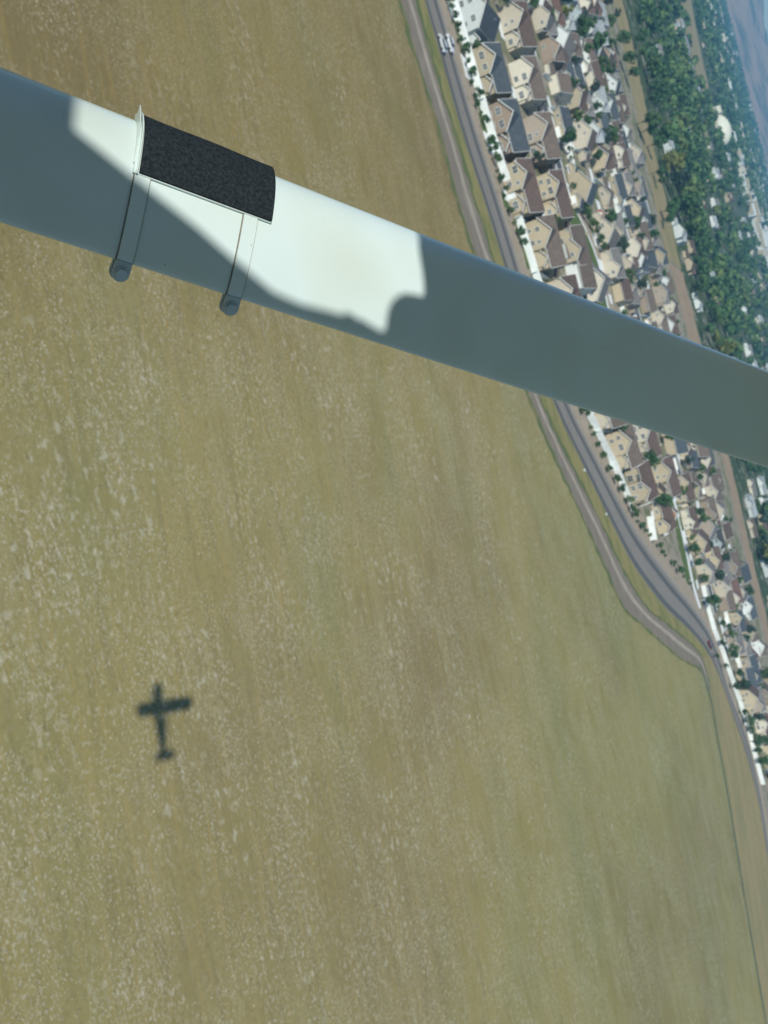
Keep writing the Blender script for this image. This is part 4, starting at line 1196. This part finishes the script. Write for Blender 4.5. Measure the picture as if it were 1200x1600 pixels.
for j in range(9):
    u = j / 8 * math.pi / 2
    rg.append([(24 * math.cos(u) * math.cos(a), 14 + 16 * math.cos(u) * math.sin(a), 17 * math.sin(u) + 2.0) for a in np.linspace(0, 2 * math.pi, 37)[:-1]])
MB().loft(rg).build('dome_shell', M_dome, dome, smooth=True)
MB().loft([[(24.4 * math.cos(a), 14 + 16.4 * math.sin(a), z) for a in np.linspace(0, 2 * math.pi, 37)[:-1]] for z in (0, 2.6)]).build('dome_base', wall_m('beige'), dome)
eb = MB().box(-33, -23, 6, 20, 0, 12).box(-33.6, -22.4, 5.5, 20.5, 12, 12.7).build('end_block', M_dome, dome)
for i in range(3): MB().box(-31.6 + i * 3, -29.6 + i * 3, 5.9, 6.05, 4, 7).build('window', M_glass, eb)
for i in range(7):
    a = math.radians(-150 + i * 20); MB().bar((24.6 * math.cos(a), 14 + 16.6 * math.sin(a), 2.5), (17.2 * math.cos(a), 14 + 11.6 * math.sin(a), 14.2), .8, .8).build('rib', M_dome, dome)

# ------------------------------------------------------------------ the hazy town on the plain and the hills
fp = []; fs = []
for i in range(15000):
    y = 1880 + (4900 - 1880) * R2.rand() ** 1.3; x = R2.uniform(-.62, .2) * y
    if not seen(x, y, 4, 25): continue
    if mnoise.noise(Vector((x * .004, y * .0022, 9.0))) < -.22: continue
    fp.append((x, y, .3)); fs.append(R2.uniform(4, 7.5))
leaf_cloud('far_woodland', fp, fs, 10, 1.15, [LM[0], LM[3], LM[1]], 'dark band of far trees on the hazy plain')
bx = MB()
nb = 0
for i in range(9000):
    y = 1880 + (4700 - 1880) * R2.rand() ** 1.2; x = R2.uniform(-.62, .2) * y
    if not seen(x, y, 4, 20): continue
    px, py = proj((x, y, 0)); hxd = (1160 + .25 * py) - px           # distance to the horizon in the frame
    on = (abs(hxd - 60 + 2 * math.sin(py / 23)) < 2.6 and py < 230) or (abs(hxd - 43) < 1.6 and py < 150) or (abs(hxd - 52) < 3 and 200 < py < 420) or R2.rand() < (.05 if py < 240 else .22)
    if not on: continue
    a = R2.uniform(6, 17); b = R2.uniform(6, 14); h = R2.uniform(5, 10)
    bx.box(x - a, x + a, y, y + b, 0, h, R2.randint(4)); nb += 1
o = bx.build('far_town', [wall_m('white'), wall_m('cream'), wall_m('pale grey'), wall_m('tan')]); tag(o, 'scattered pale buildings of the far hazy town', kind='stuff')

mb = MB(); NX, NY = 150, 44; vs_ = []
for j in range(NY):
    for i in range(NX):
        x = -7600 + i * 62.0; t = j / (NY - 1); y = 4850 + t * 3000
        base = (t * 1.9 if t < .53 else max(0, 1.0 - (t - .53) * .6))
        pk = np.interp(x, [-8000, -4200, -3000, -2500, -2150, -1500, -900, 0, 2000], [200, 195, 180, 168, 150, 138, 120, 95, 60])
        n = mnoise.fractal(Vector((x * .0016, y * .0016, 0)), 1.0, 2.0, 5) * .30 + abs(mnoise.noise(Vector((x * .004, y * .0012, 4)))) * .35
        vs_.append((x, y, max(-.5, pk * base * (1 + n * min(1, t * 3)) - .5)))
mb.add(vs_, [(j * NX + i, j * NX + i + 1, (j + 1) * NX + i + 1, (j + 1) * NX + i) for j in range(NY - 1) for i in range(NX - 1)])
o = mb.build('mountains', M_mount, smooth=True); tag(o, kind='structure')

# ------------------------------------------------------------------ weeds standing in the near field
tp = []; tz = []
for i in range(26000):
    y = 52 + 190 * R2.rand() ** 1.25; x = R2.uniform(-.62, .66) * y * 1.02
    if not seen(x, y, 0, 12): continue
    px, py = proj((x, y, 0))
    m_ = mnoise.noise(Vector((x * .045, y * .075, 1.7))) + .6 * mnoise.noise(Vector((x * .16, y * .2, 5.1)))
    left = max(0, 1 - px / 1000)
    low = .35 if py < 350 else 0
    if m_ < .20 - .26 * left + low: continue
    tp.append((x, y, .02)); tz.append(R2.uniform(.06, .19) * (1 + .30 * (y - 60) / 120))
leaf_cloud('dry_weeds', tp, tz, 4, 1.1, [M_tuft, mat('dry_weed_straw', (.36, .31, .17), .9, .2, .2, coords='World'), M_tuft], 'pale dry weed heads scattered over the near field', flat=.35)

# ------------------------------------------------------------------ the air
M_haze = bpy.data.materials.new('haze_air'); M_haze.use_nodes = True
N = M_haze.node_tree.nodes
for n in list(N):
    if n.type != 'OUTPUT_MATERIAL': N.remove(n)
pv = N.new('ShaderNodeVolumePrincipled')
pv.inputs['Color'].default_value = (.22, .58, .86, 1)
pv.inputs['Density'].default_value = 1.8e-4
M_haze.node_tree.links.new(pv.outputs[0], [n for n in N if n.type == 'OUTPUT_MATERIAL'][0].inputs['Volume'])
hz = MB().box(-9500, 9500, -900, 9500, -1.5, 330).build('haze', M_haze); tag(hz, 'thin blue haze over the whole plain', kind='stuff')
print('houses', n_house[0], 'trees', n_tree[0], 'rest', len(rest), 'far', len(fp), 'town', nb, 'tufts', len(tp), 'objs', len(bpy.data.objects))
